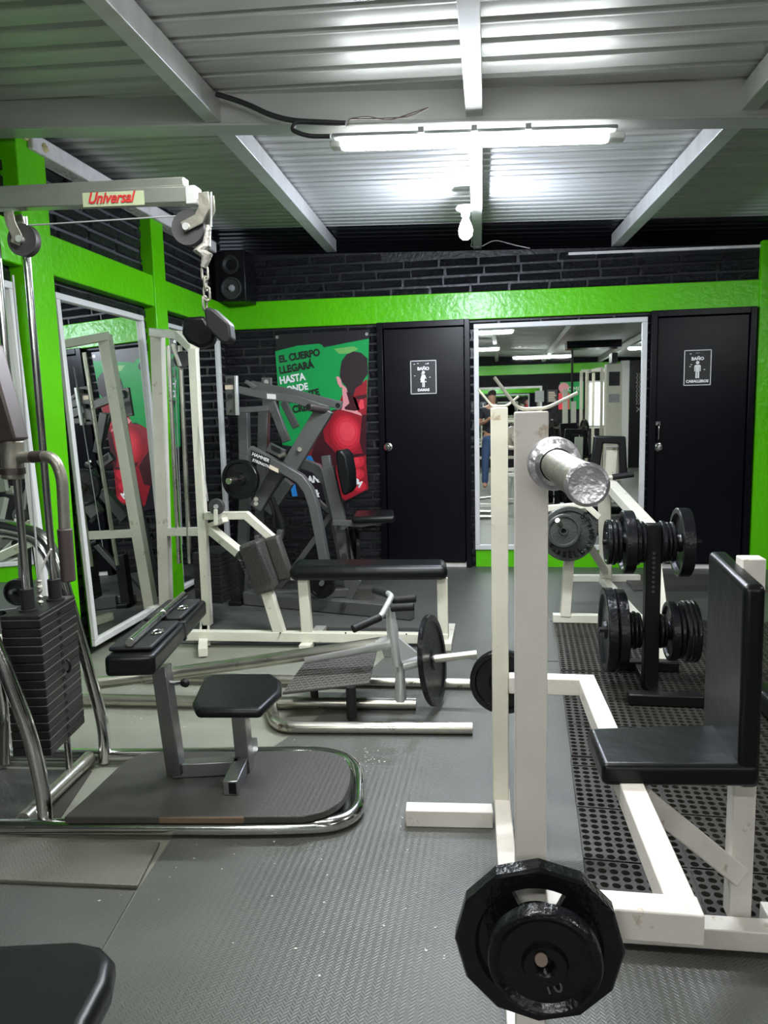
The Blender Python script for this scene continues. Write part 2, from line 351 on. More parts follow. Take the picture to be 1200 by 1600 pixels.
# perforated drainage mats
def perf_mesh(nx, ny, pitch, th, gap=.007, blk=9):
    """drainage mat: open round holes, with a shallow joint between blocks of blk x blk cells"""
    mb = MB(); bm = mb.bm; r = pitch * 0.385; vs = {}
    def V(x, y, z):
        k = (round(x, 5), round(y, 5), round(z, 5))
        if k not in vs: vs[k] = bm.verts.new((x, y, z))
        return vs[k]
    pos = lambda i: i * pitch + (i // blk) * gap
    W = pos(nx - 1) + pitch; H = pos(ny - 1) + pitch; h = pitch / 2
    for i in range(nx):
        for j in range(ny):
            x0 = pos(i); y0 = pos(j)
            O = [V(x0 + a, y0 + b, th) for a, b in ((pitch, h), (pitch, pitch), (h, pitch), (0, pitch), (0, h), (0, 0), (h, 0), (pitch, 0))]
            T = [bm.verts.new((x0 + h + r * cos(k * pi / 4), y0 + h + r * sin(k * pi / 4), th)) for k in range(8)]
            B = [bm.verts.new((x0 + h + r * 0.9 * cos(k * pi / 4), y0 + h + r * 0.9 * sin(k * pi / 4), 0.001)) for k in range(8)]
            for k in range(8):
                k2 = (k + 1) % 8
                bm.faces.new((O[k], O[k2], T[k2], T[k])); bm.faces.new((T[k], T[k2], B[k2], B[k]))
    for k in range(blk, nx, blk): bm.faces.new([bm.verts.new(p) for p in ((pos(k) - gap, 0, th - .004), (pos(k), 0, th - .004), (pos(k), H, th - .004), (pos(k) - gap, H, th - .004))])
    for k in range(blk, ny, blk): bm.faces.new([bm.verts.new(p) for p in ((0, pos(k) - gap, th - .0045), (W, pos(k) - gap, th - .0045), (W, pos(k), th - .0045), (0, pos(k), th - .0045))])
    for a, b in (((0, 0), (W, 0)), ((W, 0), (W, H)), ((W, H), (0, H)), ((0, H), (0, 0))):
        bm.faces.new([bm.verts.new((a[0], a[1], th)), bm.verts.new((b[0], b[1], th)), bm.verts.new((b[0], b[1], 0)), bm.verts.new((a[0], a[1], 0))])
    me = bpy.data.meshes.new('perforated_mat'); bm.to_mesh(me); bm.free(); me.materials.append(MT['perf_rubber']); return me
pm = perf_mesh(27, 29, 0.0315, 0.014)
for (mx, my, lb) in ((0.225, 1.76, 'perforated black drainage mat under the front of the white rack seat'), (1.105, 1.79, 'perforated black drainage mat right of the seat post, at the frame edge'),
                     (0.262, 2.71, 'perforated black drainage mat in front of the plate tree'), (1.142, 2.74, 'perforated black drainage mat right of the plate tree feet'),
                     (0.299, 3.66, 'perforated black drainage mat between the plate tree and the far white bench'), (1.179, 3.69, 'perforated black drainage mat behind the plate tree, right side')):
    o = bpy.data.objects.new('perforated_mat', pm); COL.objects.link(o); o.location = (mx, my, 0.0065); o.rotation_euler = (0, 0, radians(-2.0)); tag(o, lb, 'floor mat', 'perforated drainage mats under the racks')

# paint flakes and grit on the floor
fl = MB()
for cx_, cy_, n_, sp_, zz_ in ((560, 1185, 46, 45, .0068), (640, 1270, 10, 40, .0068), (330, 1340, 12, 160, .0068), (480, 1400, 26, 260, .0068), (250, 1110, 30, 80, .0012), (560, 990, 8, 60, .0068), (700, 1480, 14, 120, .0068)):
    for k in range(n_):
        q = P(cx_ + random.gauss(0, sp_ * .5), cy_ + random.gauss(0, sp_ * .22), z=zz_); rr = random.uniform(.0012, .004); a0 = random.random() * 6
        if q.y > 3.9 or (q.x > .15): continue
        fl.poly_prism([(q.x + cos(a0 + t) * rr * random.uniform(.5, 1.5), q.y + sin(a0 + t) * rr * random.uniform(.5, 1.2), zz_) for t in (0, 1.2, 2.6, 3.9, 5.1)], Vector((0, 0, .0006)))
o = fl.build('paint_flakes', 'wire_white'); o['kind'] = 'stuff'; tag(o, 'small white paint flakes and grit scattered over the grey floor', 'debris')
# walls
ZT = 2.69
def bricks(mb, at, U0, U1, top, bw=.31, rh=.0735, g=.015, d=.018):
    """rows of separately raised, slightly uneven painted bricks; at(u, z, depth) gives the point"""
    n = int(3.0 / rh)
    for j in range(n):
        u = U0 - (bw / 2 if j % 2 else 0) + random.uniform(-.02, .02); z0 = j * rh
        while u < U1:
            w_ = bw * random.uniform(.9, 1.1); a, b = max(u, U0), min(u + w_, U1); u += w_
            if b - a < .03 or z0 + rh > top((a + b) / 2): continue
            j1 = lambda k=.006: random.uniform(-k, k)
            gz = g / 2; o = [(a, z0), (b, z0), (b, z0 + rh), (a, z0 + rh)]
            q = [(a + gz + j1(), z0 + gz + j1(.003)), (b - gz + j1(), z0 + gz + j1(.003)), (b - gz + j1(), z0 + rh - gz + j1(.003)), (a + gz + j1(), z0 + rh - gz + j1(.003))]
            e = d * .38; dd = d + j1(.004)
            in_ = [(q[0][0] + e, q[0][1] + e), (q[1][0] - e, q[1][1] + e), (q[2][0] - e, q[2][1] - e), (q[3][0] + e, q[3][1] - e)]
            A = [mb.bm.verts.new(at(x, z, -.002)) for x, z in q]; B = [mb.bm.verts.new(at(x, z, dd + j1(.0025))) for x, z in in_]
            mb.bm.faces.new(B)
            for k in range(4): mb.bm.faces.new((A[k], A[(k + 1) % 4], B[(k + 1) % 4], B[k]))
    return mb
wb = MB().poly_prism([(XL - 0.15, YB + .014, 0), (XR + 0.15, YB + .014, 0), (XR + 0.15, YB + .014, 2.45), (XL - 0.15, YB + .014, 2.70)], Vector((0, 0.15, 0)))
bricks(wb, lambda u, z, d_: (u, YB + .014 - d_, z), XL, XR, lambda u: 2.70 - (u + 2.5) * .0352)
o = struct(wb.build('wall_back', 'brick_back', angle=20)); o.data.materials.append(MT['grout'])
for k in range(6): o.data.polygons[k].material_index = 1
wb = MB().box((XL - 0.15, YR, 0), (XL - .014, YB + .01, 2.90))
bricks(wb, lambda u, z, d_: (XL - .014 + d_, u, z), YR, YB, lambda u: 2.9)
o = struct(wb.build('wall_left', 'brick_left', angle=20)); o.data.materials.append(MT['grout_left'])
for k in range(6): o.data.polygons[k].material_index = 1
struct(MB().box((XR, YR, 0), (XR + 0.15, YB, 2.9)).build('wall_right', 'brick_left'))
struct(MB().box((XL - 0.15, YR - 0.15, 0), (XR + 0.15, YR, 2.95)).build('wall_rear', 'brick_back'))
struct(MB().box((XL - 0.15, 7.25, 0), (XR + 0.15, 7.35, 3.1)).build('gap_backdrop', 'backdrop_dark'))  # added dark sheet hiding the sky behind the gap above the back wall
# green painted beams and columns
struct(MB().poly_prism([(XL, YB - 0.022, 2.068), (2.0, YB - 0.022, 2.068), (2.0, YB - 0.022, 2.275), (XL, YB - 0.022, 2.30)], Vector((0, 0.03, 0))).build('trim_1', 'green_paint', None, 0.006))
struct(MB().box((1.985, YB - 0.05, 0), (2.7, YB + 0.01, 2.56)).build('trim_2', 'green_paint', None, 0.006))
struct(MB().box((XL - 0.01, YR, 2.066), (XL + 0.07, YB - 0.02, 2.27)).build('trim_3', 'green_paint', None, 0.006))
struct(MB().box((XL - 0.01, 3.40, 0), (XL + 0.085, 3.635, 2.70)).build('trim_4', 'green_paint', None, 0.006))
struct(MB().box((XL - 0.01, 4.80, 0), (XL + 0.08, 4.98, 2.66)).build('trim_5', 'green_paint', None, 0.006))
struct(MB().box((-0.2, YB - 0.012, 0.0), (1.18, YB + 0.01, 0.16)).build('trim_6', 'green_paint'))
struct(MB().box((XL, 3.50, 2.635), (XL + 0.11, 5.9, 2.72)).build('trim_7', 'plaster', None, 0.01))
struct(MB().box((-0.98, YB - 0.03, 0.0), (-0.26, YB + 0.01, 0.045)).build('trim_8', 'plaster'))
struct(MB().box((1.2, YB - 0.03, 0.0), (1.94, YB + 0.01, 0.05)).build('trim_9', 'plaster'))
struct(MB().box((XL, YR - 0.001, 2.20), (XR, YR + 0.03, 2.42)).build('trim_10', 'green_paint'))
struct(MB().beam((.55, YB + .03, 2.548), (2.05, YB + .03, 2.525), .08, .022).build('trim_22', 'plaster', None, .004))
fo = MB()
for k in range(14):
    a = random.random() * 6.28; fo.lathe((XL + 0.04 + random.uniform(-.02, .05), 3.42 + k * 0.014, 2.68 + random.uniform(-.05, .04)), (0, 0, 1), [(0, -.03), (.03, -.02), (.042, 0), (.03, .025), (0, .035)], 9)
tag(fo.build('foam_patch', 'foam_yellow'), 'lumpy yellow foam filler on top of the left green column under the roof', 'foam')

# roof: corrugated sheet, rafters, cross beam
def corr(name, x0, x1, y0, y1, m, per=0.155, amp=0.028, off=0.12):
    mb = MB(); bm = mb.bm; ys = []; y = y0
    prof = ((0, 0), (0.30, 0), (0.40, 1), (0.48, 1), (0.58, 0.0), (0.72, 0.22), (0.86, 0))
    while y < y1:
        for a, b in prof:
            if y + a * per <= y1: ys.append((y + a * per, b * amp))
        y += per
    xs = [x0, (x0 + x1) / 2, x1]; rows = [[bm.verts.new((x, yy, zraf(x, yy) + off + h)) for x in xs] for yy, h in ys]
    for A, B in zip(rows, rows[1:]):
        for k in range(2): bm.faces.new((A[k], A[k + 1], B[k + 1], B[k]))
    return mb.build(name, m, None, angle=15)
struct(corr('ceiling', XL - 0.2, XR + 0.2, YR - 0.3, 3.46, 'roof_zinc', amp=.022))
o = struct(corr('ceiling_far', XL - 0.2, XR + 0.2, 3.44, 5.90, 'roof_zinc', per=.108, amp=.024)); o.name = 'ceiling.001'
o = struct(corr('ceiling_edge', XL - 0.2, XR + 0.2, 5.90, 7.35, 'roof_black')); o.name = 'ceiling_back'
bmz = lambda x: 2.545 - 0.045 * x
bmy = lambda x: 3.435 + 0.060 * x
def rafter(pts, w=0.07, h=0.10):
    mb = MB()
    for (x0, y0), (x1, y1) in zip(pts, pts[1:]):
        mb.beam((x0, y0, zraf(x0, y0) + h / 2 + .006), (x1, y1, zraf(x1, y1) + h / 2 + .006), w, h)
    return struct(mb.build('trim_11', 'beam_grey', None, 0.003))
for i, xs_ in enumerate([(-1.16, -1.20, -1.24, -1.39), (-0.05, -0.08, -0.10, -0.17), (1.03, 1.03, 1.03, 0.93), (2.3, 2.3, 2.3, 2.3), (3.5, 3.5, 3.5, 3.5)]):
    o = rafter([(xs_[0], YR), (xs_[1], 1.8), (xs_[2], bmy(xs_[2]) - .05)]); o.name = 'trim_%d' % (11 + 2 * i)
    o = rafter([(xs_[2], bmy(xs_[2]) + .05), (xs_[3], 6.32)], 0.085 if i != 1 else 0.07); o.name = 'trim_%d' % (12 + 2 * i)
def bxat(x, dy, dz): return Vector((x, bmy(x) + dy, bmz(x) + dz))
xa, xb = XL - .05, XR
pf = [(-0.055, -0.008), (0.055, -0.008), (0.055, 0.145), (-0.055, 0.145)]
mb = MB(); mb.poly_prism([bxat(xa, a, b) for a, b in pf], bxat(xb, 0, 0) - bxat(xa, 0, 0))
mb.poly_prism([bxat(xa, a, b) for a, b in [(-0.062, -0.012), (0.062, -0.012), (0.062, 0.0), (-0.062, 0.0)]], bxat(xb, 0, 0) - bxat(xa, 0, 0))
struct(mb.build('trim_21', 'beam_grey', None, 0.003))

# doors
def door(n, x0, x1, knob, pull):
    z1 = 2.07
    fr = MB().box((x0, YB - 0.07, 0), (x0 + 0.05, YB + .01, z1)).box((x1 - 0.045, YB - 0.07, 0), (x1, YB + .01, z1)).box((x0 + .05, YB - 0.07, z1 - 0.05), (x1 - .045, YB + .01, z1))
    d = MB().box((x0 + 0.055, YB - 0.045, 0.045), (x1 - 0.05, YB, z1 - 0.055)).build('door_%d' % n, 'door_black', None, 0.004); struct(d)
    fo_ = fr.build('door_frame', 'door_black', d, 0.004)
    mb = MB(); mb.lathe((knob[0], YB - 0.045, knob[1]), (0, -1, 0), [(0, 0), (.034, 0), (.034, .006), (.014, .010), (.012, .030), (.028, .040), (.030, .055), (.020, .066), (0, .068)], 24); mb.build('door_knob', 'chrome', d)
    if pull:
        mb = MB().sweep(rnd([(pull[0], YB - 0.045, pull[1] - .07), (pull[0], YB - 0.085, pull[1] - .05), (pull[0], YB - 0.085, pull[1] + .05), (pull[0], YB - 0.045, pull[1] + .07)], .02), .007)
        mb.box((pull[0] - .018, YB - .05, pull[1] + .055), (pull[0] + .018, YB - .044, pull[1] + .085)); mb.build('pull_handle', 'chrome', d)
    return d
door(1, -1.005, -0.235, (-0.93, 1.04), None)
door(2, 1.185, 1.965, (1.262, 1.0), (1.256, 1.12))
def sign(x0, x1, z0, z1, l1, l2, fem, label):
    y = YB - 0.0475
    t = thing('toilet_sign', label, 'sign', ((x0 + x1) / 2, y, z0), 'restroom door signs')
    MB().box((x0, y - .002, z0), (x1, y, z1)).build('sign_board', 'black_print', t)
    f = MB(); k = .005
    for a, b, c, d in ((x0 + .004, x1 - .004, z0 + .004, z0 + .004 + k), (x0 + .004, x1 - .004, z1 - .004 - k, z1 - .004), (x0 + .004, x0 + .004 + k, z0 + .004, z1 - .004), (x1 - .004 - k, x1 - .004, z0 + .004, z1 - .004)):
        f.box((a, y - .0035, c), (b, y - .0015, d))
    f.build('sign_border', 'white_print', t)
    W = x1 - x0; xc = (x0 + x1) / 2
    text('sign_lettering', l1, 'white_print', t, (xc - W * .22, y - .0035, z1 - .082), (xc + W * .22, y - .0035, z1 - .082), bold=.05, depth=.001)
    hw = W * (.22 if fem else .40)
    text('sign_lettering', l2, 'white_print', t, (xc - hw, y - .0035, z0 + .027), (xc + hw, y - .0035, z0 + .027), bold=.05, depth=.001)
    ic = MB(); zc = z0 + .125
    ic.lathe((xc, y - .0015, zc + .055), (0, -1, 0), [(0, 0), (.013, 0), (.013, .002), (0, .002)], 20)
    if fem: body = [(-.008, .038), (.008, .038), (.016, .03), (.027, -.005), (.020, -.008), (.013, .012), (.026, -.025), (.010, -.025), (.010, -.065), (.002, -.065), (.002, -.025), (-.002, -.025), (-.002, -.065), (-.010, -.065), (-.010, -.025), (-.026, -.025), (-.013, .012), (-.020, -.008), (-.027, -.005), (-.016, .03)]
    else: body = [(-.016, .038), (.016, .038), (.024, .03), (.024, -.012), (.017, -.012), (.017, .02), (.014, .02), (.014, -.065), (.002, -.065), (.002, -.015), (-.002, -.015), (-.002, -.065), (-.014, -.065), (-.014, .02), (-.017, .02), (-.017, -.012), (-.024, -.012), (-.024, .03)]
    ic.poly_prism([(xc + a, y - .0035, zc + b) for a, b in body], Vector((0, .002, 0))); ic.build('figure_symbol', 'white_print', t)
    fl = MB()
    for k in range(8):
        a = random.uniform(x0 + .02, x1 - .03); b = random.choice([z1 - .03, z1 - .035]) if k < 5 else random.uniform(z0 + .06, z1 - .06)
        fl.box((a, y - .003, b), (a + .012, y - .0015, b + .005))
    fl.build('print_flecks', 'white_print', t)
sign(-0.733, -0.510, 1.473, 1.755, 'BAÑO', 'DAMAS', True, 'black restroom sign reading DAMAS with a woman symbol on the left door')
sign(1.437, 1.648, 1.478, 1.760, 'BAÑO', 'CABALLEROS', False, 'black restroom sign reading CABALLEROS with a man symbol on the right door')

# mirrors
def mirror(label, o3, U, V, N, w=0.04, loc=None):
    """o3 origin corner, U/V edge vectors, N normal towards the room"""
    o3 = Vector(o3); U = Vector(U); V = Vector(V); N = Vector(N)
    t = thing('wall_mirror', label, 'mirror', o3 + U / 2, 'framed wall mirrors')
    MB().poly_prism([o3, o3 + U, o3 + U + V, o3 + V], N * 0.008).build('mirror_glass', 'mirror_glass', t)
    u = U.normalized(); v = V.normalized(); f = MB()
    for a, b in ((o3, o3 + U), (o3 + V, o3 + V + U)):
        s_ = v * w * (1 if a == o3 else -1); f.poly_prism([a, b, b + s_, a + s_], N * 0.03)
    for a, b in ((o3 + v * w, o3 + V - v * w), (o3 + U + v * w, o3 + U + V - v * w)):
        s_ = u * w * (1 if (a - o3).dot(u) < w else -1); f.poly_prism([a, b, b + s_, a + s_], N * 0.03)
    f.build('mirror_frame', 'mirror_frame', t, 0.004); return t
mirror('large white-framed mirror on the back wall between the two black doors', (-0.205, YB - .002, 0.155), (1.37, 0, 0), (0, 0, 1.875), (0, -1, 0))
mirror('tall white-framed mirror on the left wall behind the chrome machine, showing the poster', (XL + .078, 3.72, 0.055), (0, 0.99, 0), (-.074, 0, 1.94), (1, 0, .038), 0.035)
mirror('white-framed mirror at the left picture edge beyond the guide rods', (XL + .078, 2.35, 0.055), (0, 1.02, 0), (-.074, 0, 1.93), (1, 0, .038), 0.035)
mirror('grey-framed mirror on the left wall in the far corner behind the cable column', (XL + .002, 5.06, 0.055), (0, 1.02, 0), (0, 0, 1.94), (1, 0, 0), 0.03)

# ------------------------------------------------------------------ banner
YP = YB - 0.012
def Q(px, py, k=0): v = P(px, py, y=YP - 0.0012 * k); return v
bn = thing('gym_banner', 'green and red banner of a bare-chested man reading EL CUERPO LLEGARÁ HASTA DONDE', 'banner', P(505, 780, y=YP))
def flat(name, pts, m, k, n=None): MB().poly_prism([Q(a, b, k) for a, b in pts], Vector((0, 0.001, 0))).build(name, m, bn)
def ell(cx, cy, rx, ry, n=24, rot=0): return [(cx + rx * cos(t) * cos(rot) - ry * sin(t) * sin(rot), cy + rx * cos(t) * sin(rot) + ry * sin(t) * cos(rot)) for t in [2 * pi * i / n for i in range(n)]]
flat('banner_sheet', [(430, 523), (577, 515), (576, 560), (573, 640), (572, 720), (576, 766), (560, 774), (538, 785), (510, 782), (455, 776), (448, 740), (440, 690)], 'ban_black', 0)
flat('green_print', [(430, 549), (465, 540), (498, 537), (503, 539), (506, 543), (540, 536), (576.5, 529), (575, 590), (573, 640), (520, 640), (500, 655), (470, 700), (441, 695)], 'ban_green', 1)
flat('light_print', [(522, 545), (552, 541), (560, 545), (548, 552), (530, 553)], 'ban_light', 2)
flat('body_print', [(534, 618), (548, 612), (573, 612), (572.5, 640), (572, 720), (575.5, 764), (560, 772), (540, 782), (528, 775), (512, 740), (490, 715), (478, 712), (476, 702), (487, 680), (495, 668), (504, 652), (512, 645), (526, 642)], 'ban_red', 2)
flat('arm_shadow_print', [(504, 662), (498, 680), (490, 697), (486, 712), (494, 728), (512, 745), (524, 742), (528, 712), (520, 702), (508, 690), (505, 675)], 'ban_dark', 3)
for i_, (a_, m_) in enumerate(((25, 'ban_red2'), (21, 'ban_red3'), (17, 'ban_red4'), (12, 'ban_bright'))): flat('chest_print', ell(541 + i_ * .5, 677 - i_, a_, a_ * 1.28, rot=-.2), m_, 2.4 + i_ * .4)
for cx_, cy_, a_ in ((556, 721, 13), (558, 741, 11), (562, 760, 10)):
    flat('belly_print', ell(cx_, cy_, a_, a_ * .8), 'ban_red3', 3); flat('belly_print', ell(cx_ - 2, cy_ - 1, a_ * .6, a_ * .5), 'ban_red4', 3.5)
flat('centre_line_print', [(566, 648), (572.5, 648), (572, 712), (566, 706), (562, 690)], 'ban_dark', 4)
flat('rib_shadow_print', [(528, 704), (548, 710), (570, 708), (570, 712), (548, 716), (530, 710)], 'ban_dark', 4)
flat('neck_print', [(534, 600), (545, 610), (560, 640), (566, 650), (548, 644), (532, 640), (527, 636), (536, 628)], 'ban_pink', 3)
flat('neck_shadow_print', [(541, 612), (556, 622), (562, 640), (555, 642), (540, 640), (538, 637), (546, 630)], 'ban_dark', 4)
flat('face_print', [(550, 608), (560, 602), (574, 592), (573, 638), (568, 646), (560, 644), (555, 634), (552, 622)], 'ban_red', 4)
flat('brow_print', [(556, 619), (573, 616), (573, 621), (563, 624), (556, 623)], 'ban_dark', 5)
flat('nose_print', [(563, 624), (568, 625), (569, 638), (563, 640), (560, 634)], 'ban_bright', 5)
flat('hair_print', [(532, 575), (534, 564), (541, 554), (552, 549), (564, 551), (574, 560), (575, 584), (568, 594), (565, 601), (556, 606), (552, 618), (544, 616), (541, 604), (534, 596), (531, 586)], 'ban_hair', 5)
flat('ear_print', [(525, 589), (529, 588), (533, 594), (535, 604), (532, 606), (528, 600)], 'ban_pink', 6)
flat('blue_print', [(479, 712), (486, 712), (491, 721), (489, 726), (478, 717)], 'ban_blue', 4)
flat('blue_print', [(453, 758), (461, 756), (465, 775), (457, 776)], 'ban_blue', 4)
flat('veined_print', [(476, 702), (484, 690), (487, 686), (488, 692), (481, 706), (476, 714)], 'ban_pink', 4)
def bt(s, x0, y0, x1, y1, m, k=7, bold=.04): text('banner_lettering', s, m, bn, Q(x0, y0, k), Q(x1, y1, k), depth=.0004, bold=bold, sy=1.15)
bt('EL CUERPO', 437, 566.5, 500.5, 555, 'black_print'); bt('LLEGARÁ', 437.5, 584, 491.5, 574, 'black_print')
bt('HASTA', 438, 600, 478, 593, 'white_print'); bt('DONDE', 440, 615.5, 482, 608, 'white_print')
bt('TU MENTE', 442, 632, 500, 617, 'black_print'); bt('CREA', 458, 645, 490, 639, 'black_print')
bt('ANN', 480, 754, 508, 753, 'white_print', 8, .05); bt('YM', 546, 753, 562, 762, 'white_print', 8, .05)
bt('&', 490, 776, 500, 776, 'white_print', 8, .05)
for e in ((433, 527), (573, 522)):
    MB().lathe(Q(e[0], e[1], 1), (0, -1, 0), [(.006, 0), (.012, 0), (.012, .003), (.006, .003), (.006, 0)], 16).build('eyelet', 'aluminium', bn)

# ------------------------------------------------------------------ ceiling lamp, bulb, cables, speaker
lp = thing('tube_lamp', 'long glowing fluorescent batten fixed under the grey cross beam', 'lamp', (-0.09, 3.27, 2.40), 'fluorescent ceiling battens')
A_ = P(517, 226, y=3.30); B_ = P(976, 212, y=3.36); dr = (B_ - A_).normalized()
def section(p, q, k, z0, z1, m, name):
    MB().poly_prism([p + Vector((0, -k, z0)), p + Vector((0, k, z0)), p + Vector((0, k * .8, z1)), p + Vector((0, -k * .8, z1))], q - p).build(name, m, lp, 0.006, 3)
section(A_ + dr * .05, B_ - dr * .07, .032, -.020, .020, 'tube_glow', 'diffuser')
section(A_, A_ + dr * .05, .030, -.018, .01, 'plastic_white', 'end_cap'); section(B_ - dr * .07, B_, .030, -.018, .01, 'plastic_white', 'end_cap')
section(A_ + dr * .01, B_ - dr * .03, .034, .020, .038, 'plastic_grey', 'housing')
for k in (.32, .5, .68):
    c = A_.lerp(B_, k) + Vector((0, -.05, .03)); MB().box(c - Vector((.012, .006, .012)), c + Vector((.012, .006, .012))).build('clip', 'plastic_grey', lp)
bl = thing('light_bulb', 'lit round bulb in a white holder under the middle rafter', 'lamp', (-0.205, 4.9, 2.45))
bz = 2.515
MB().lathe((-.205, 4.9, bz + .075), (0, 0, -1), [(0, 0), (.055, 0), (.058, .008), (.03, .022), (.026, .05), (0, .05)], 28).build('lamp_holder', 'plastic_white', bl)
MB().lathe((-.205, 4.9, bz + .03), (0, 0, -1), [(0, 0), (.016, .0), (.02, .02), (.038, .06), (.046, .092), (.040, .125), (.020, .145), (0, .15)], 28).build('bulb_glass', 'bulb_glow', bl)
MB().lathe((-.205, 4.9, zraf(-.2, 4.9) + .004), (0, 0, -1), [(0, 0), (.06, 0), (.06, .012), (0, .012)], 28).build('mounting_disc', 'plastic_white', bl)
tag(MB().sweep(rnd([P(338, 147, y=3.2), P(380, 160, y=3.2), P(440, 188, y=3.2), P(540, 193, y=3.22)], .3, 8), .011).build('power_cable', 'cable_black'), 'thick black power cable running down the cross beam to the tube lamp', 'cable')
tag(MB().sweep(rnd([P(500, 192, y=3.215), P(462, 190, y=3.2), P(455, 203, y=3.2), P(480, 213, y=3.2), P(516, 213, y=3.21)], .12, 8), .009).build('cable_loop', 'cable_black'), 'short black cable loop left of the tube lamp end', 'cable')
for dz, lb in ((0, 'upper thin brown wire twisting off the left lamp end'), (5, 'lower thin brown wire twisting off the left lamp end')):
    tag(MB().sweep(rnd([P(543, 196, y=3.2), P(545, 186, y=3.19), P(575, 181 + dz, y=3.18), P(605, 190 - dz, y=3.18), P(640, 178 + dz, y=3.17), P(670, 168, y=3.17)], .1, 6), .0025, 6).build('loose_wire', 'wire_brown'), lb, 'wire')
tag(MB().sweep(rnd([(-.19, 5.0, zraf(-.2, 5) - .01), (-.20, 5.9, 2.60), P(735, 385, y=6.2), P(752, 386, y=6.22), P(772, 374, y=6.24), P(800, 382, y=6.25), P(828, 388, y=6.26)], .12, 6), .004, 6).build('bulb_wire', 'wire_white'), 'thin white wire hanging from the rafter end onto the brick wall top', 'wire')
sp = thing('loudspeaker', 'black two-way loudspeaker mounted high in the left back corner on the green band', 'speaker', (-2.12, 6.1, 2.27))
s0 = P(362, 472, y=5.98); s1 = P(362, 392, y=5.98)
xs0 = P(335, 430, y=5.98).x; xs1 = P(383, 430, y=5.98).x
MB().box((xs0, 5.98, 2.265), (xs1, 6.24, 2.67)).build('speaker_box', 'black_steel', sp, 0.008)
xc = (xs0 + xs1) / 2 + .01
c1 = Vector((xc, 5.98, 2.37)); MB().lathe(c1, (0, -1, 0), [(.088, 0), (.088, .012), (.076, .014), (.07, .006), (.03, .002), (0, .002)], 36).build('woofer', 'wheel_grey', sp)
MB().lathe(c1 + Vector((0, .0, 0)), (0, -1, 0), [(0, .03), (.018, .025), (.028, .01), (.03, 0)], 24).build('dust_cap', 'plastic_grey', sp)
MB().lathe((xc, 5.98, 2.555), (0, -1, 0), [(.075, 0), (.075, .010), (.06, .012), (.022, -.01), (0, -.01)], 36).build('tweeter_horn', 'speaker_cone', sp)
# ------------------------------------------------------------------ plates
def plate_prof(R, th, style=0):
    h = th / 2; hub = 0.04 if R > .1 else .024; hole = .0145
    return [(hole, -h), (hub, -h), (hub + .005, -h * .45), (R * .80, -h * .40), (R * .85, -h), (R - .004, -h), (R, -h + .004), (R, h - .004), (R - .004, h), (R * .85, h), (R * .80, h * .40), (hub + .005, h * .45), (hub, h), (hole, h), (hole, -h)]
def plate(c, axis, R, th, label, m='iron_plate', group=None, name='weight_plate', n=48, cat='weight plate'):
    o = MB().lathe(c, axis, plate_prof(R, th), n).build(name, m); return tag(o, label, cat, group)
def disc_part(c, axis, R, th, parent, m='iron_plate', name='weight_plate'): return MB().lathe(c, axis, plate_prof(R, th), 44).build(name, m, parent)
Z3 = Vector((0, 0, 1))
# ------------------------------------------------------------------ white shoulder press rack (right foreground)
WN = 'white_paint_near'
rk = thing('shoulder_press_rack', 'white square-tube press rack with black seat and backrest on the perforated mat, right foreground', 'weight bench', (0.3, 1.7, 0))
yn = 1.2; xn = P(829, 1000, y=yn).x; xf = 0.0
MB().box((xn - .026, yn - .026, 0.05), (xn + .026, yn + .026, 1.302)).build('upright', WN, rk, .003)
MB().box((xf - .026, 2.275, 0.05), (xf + .026, 2.325, 1.318)).build('upright', 'white_paint', rk, .003)
MB().beam((xf + .002, 2.36, .034), (xn, 1.0, .034), .052, .055).build('base_rail', WN, rk, .003)
MB().beam((-.30, 2.205, .034), (xf - .026, 2.225, .034), .055, .055).build('foot', WN, rk, .003)
MB().beam((xf + .055, 1.725, .048), (1.25, 1.75, .048), .055, .052).build('cross_rail', WN, rk, .003)
zt = .452
xe = P(1095, 1430, y=yn).x
MB().beam((xn + .026, yn, zt), (xe, yn, zt), .052, .055).build('side_arm', WN, rk, .003)
MB().beam((xf + .026, 2.26, .462), (.288, 2.26, .462), .052, .052).build('side_arm', WN, rk, .003)
MB().beam((xe - .028, yn + .02, zt), (.262, 2.28, .462), .052, .052).build('seat_rail', WN, rk, .003)
sp_x = .577
MB().box((sp_x - .026, 1.775, .053), (sp_x + .026, 1.825, .955)).build('seat_post', WN, rk, .003)
MB().beam((.31, 1.66, .43), (sp_x - .01, 1.79, .17), .05, .05).build('brace', WN, rk, .003)
def pad(name, corners, th, parent, m='vinyl', bev=.018, nrm=None, seg=4):
    """upholstered pad: corners of the outer face, thickness inwards"""
    c = [Vector(p) for p in corners]; n = (c[1] - c[0]).cross(c[2] - c[1]).normalized() if nrm is None else Vector(nrm).normalized()
    return MB().poly_prism(c, n * -th).build(name, m, parent, bev, seg, angle=80)
pad('seat', [(.212, 1.80, .525), (.222, 1.60, .525), (.560, 1.63, .525), (.55, 1.86, .525)], .052, rk, bev=.014, nrm=(0, 0, 1))
MB().beam((.23, 1.612, .497), (.555, 1.642, .497), .006, .006).build('seam_piping', 'vinyl', rk)
pad('backrest', [(.518, 1.935, .475), (.518, 1.935, .945), (.512, 1.63, .925), (.516, 1.63, .468)], .046, rk, bev=.014, nrm=(-1, -.08, 0))
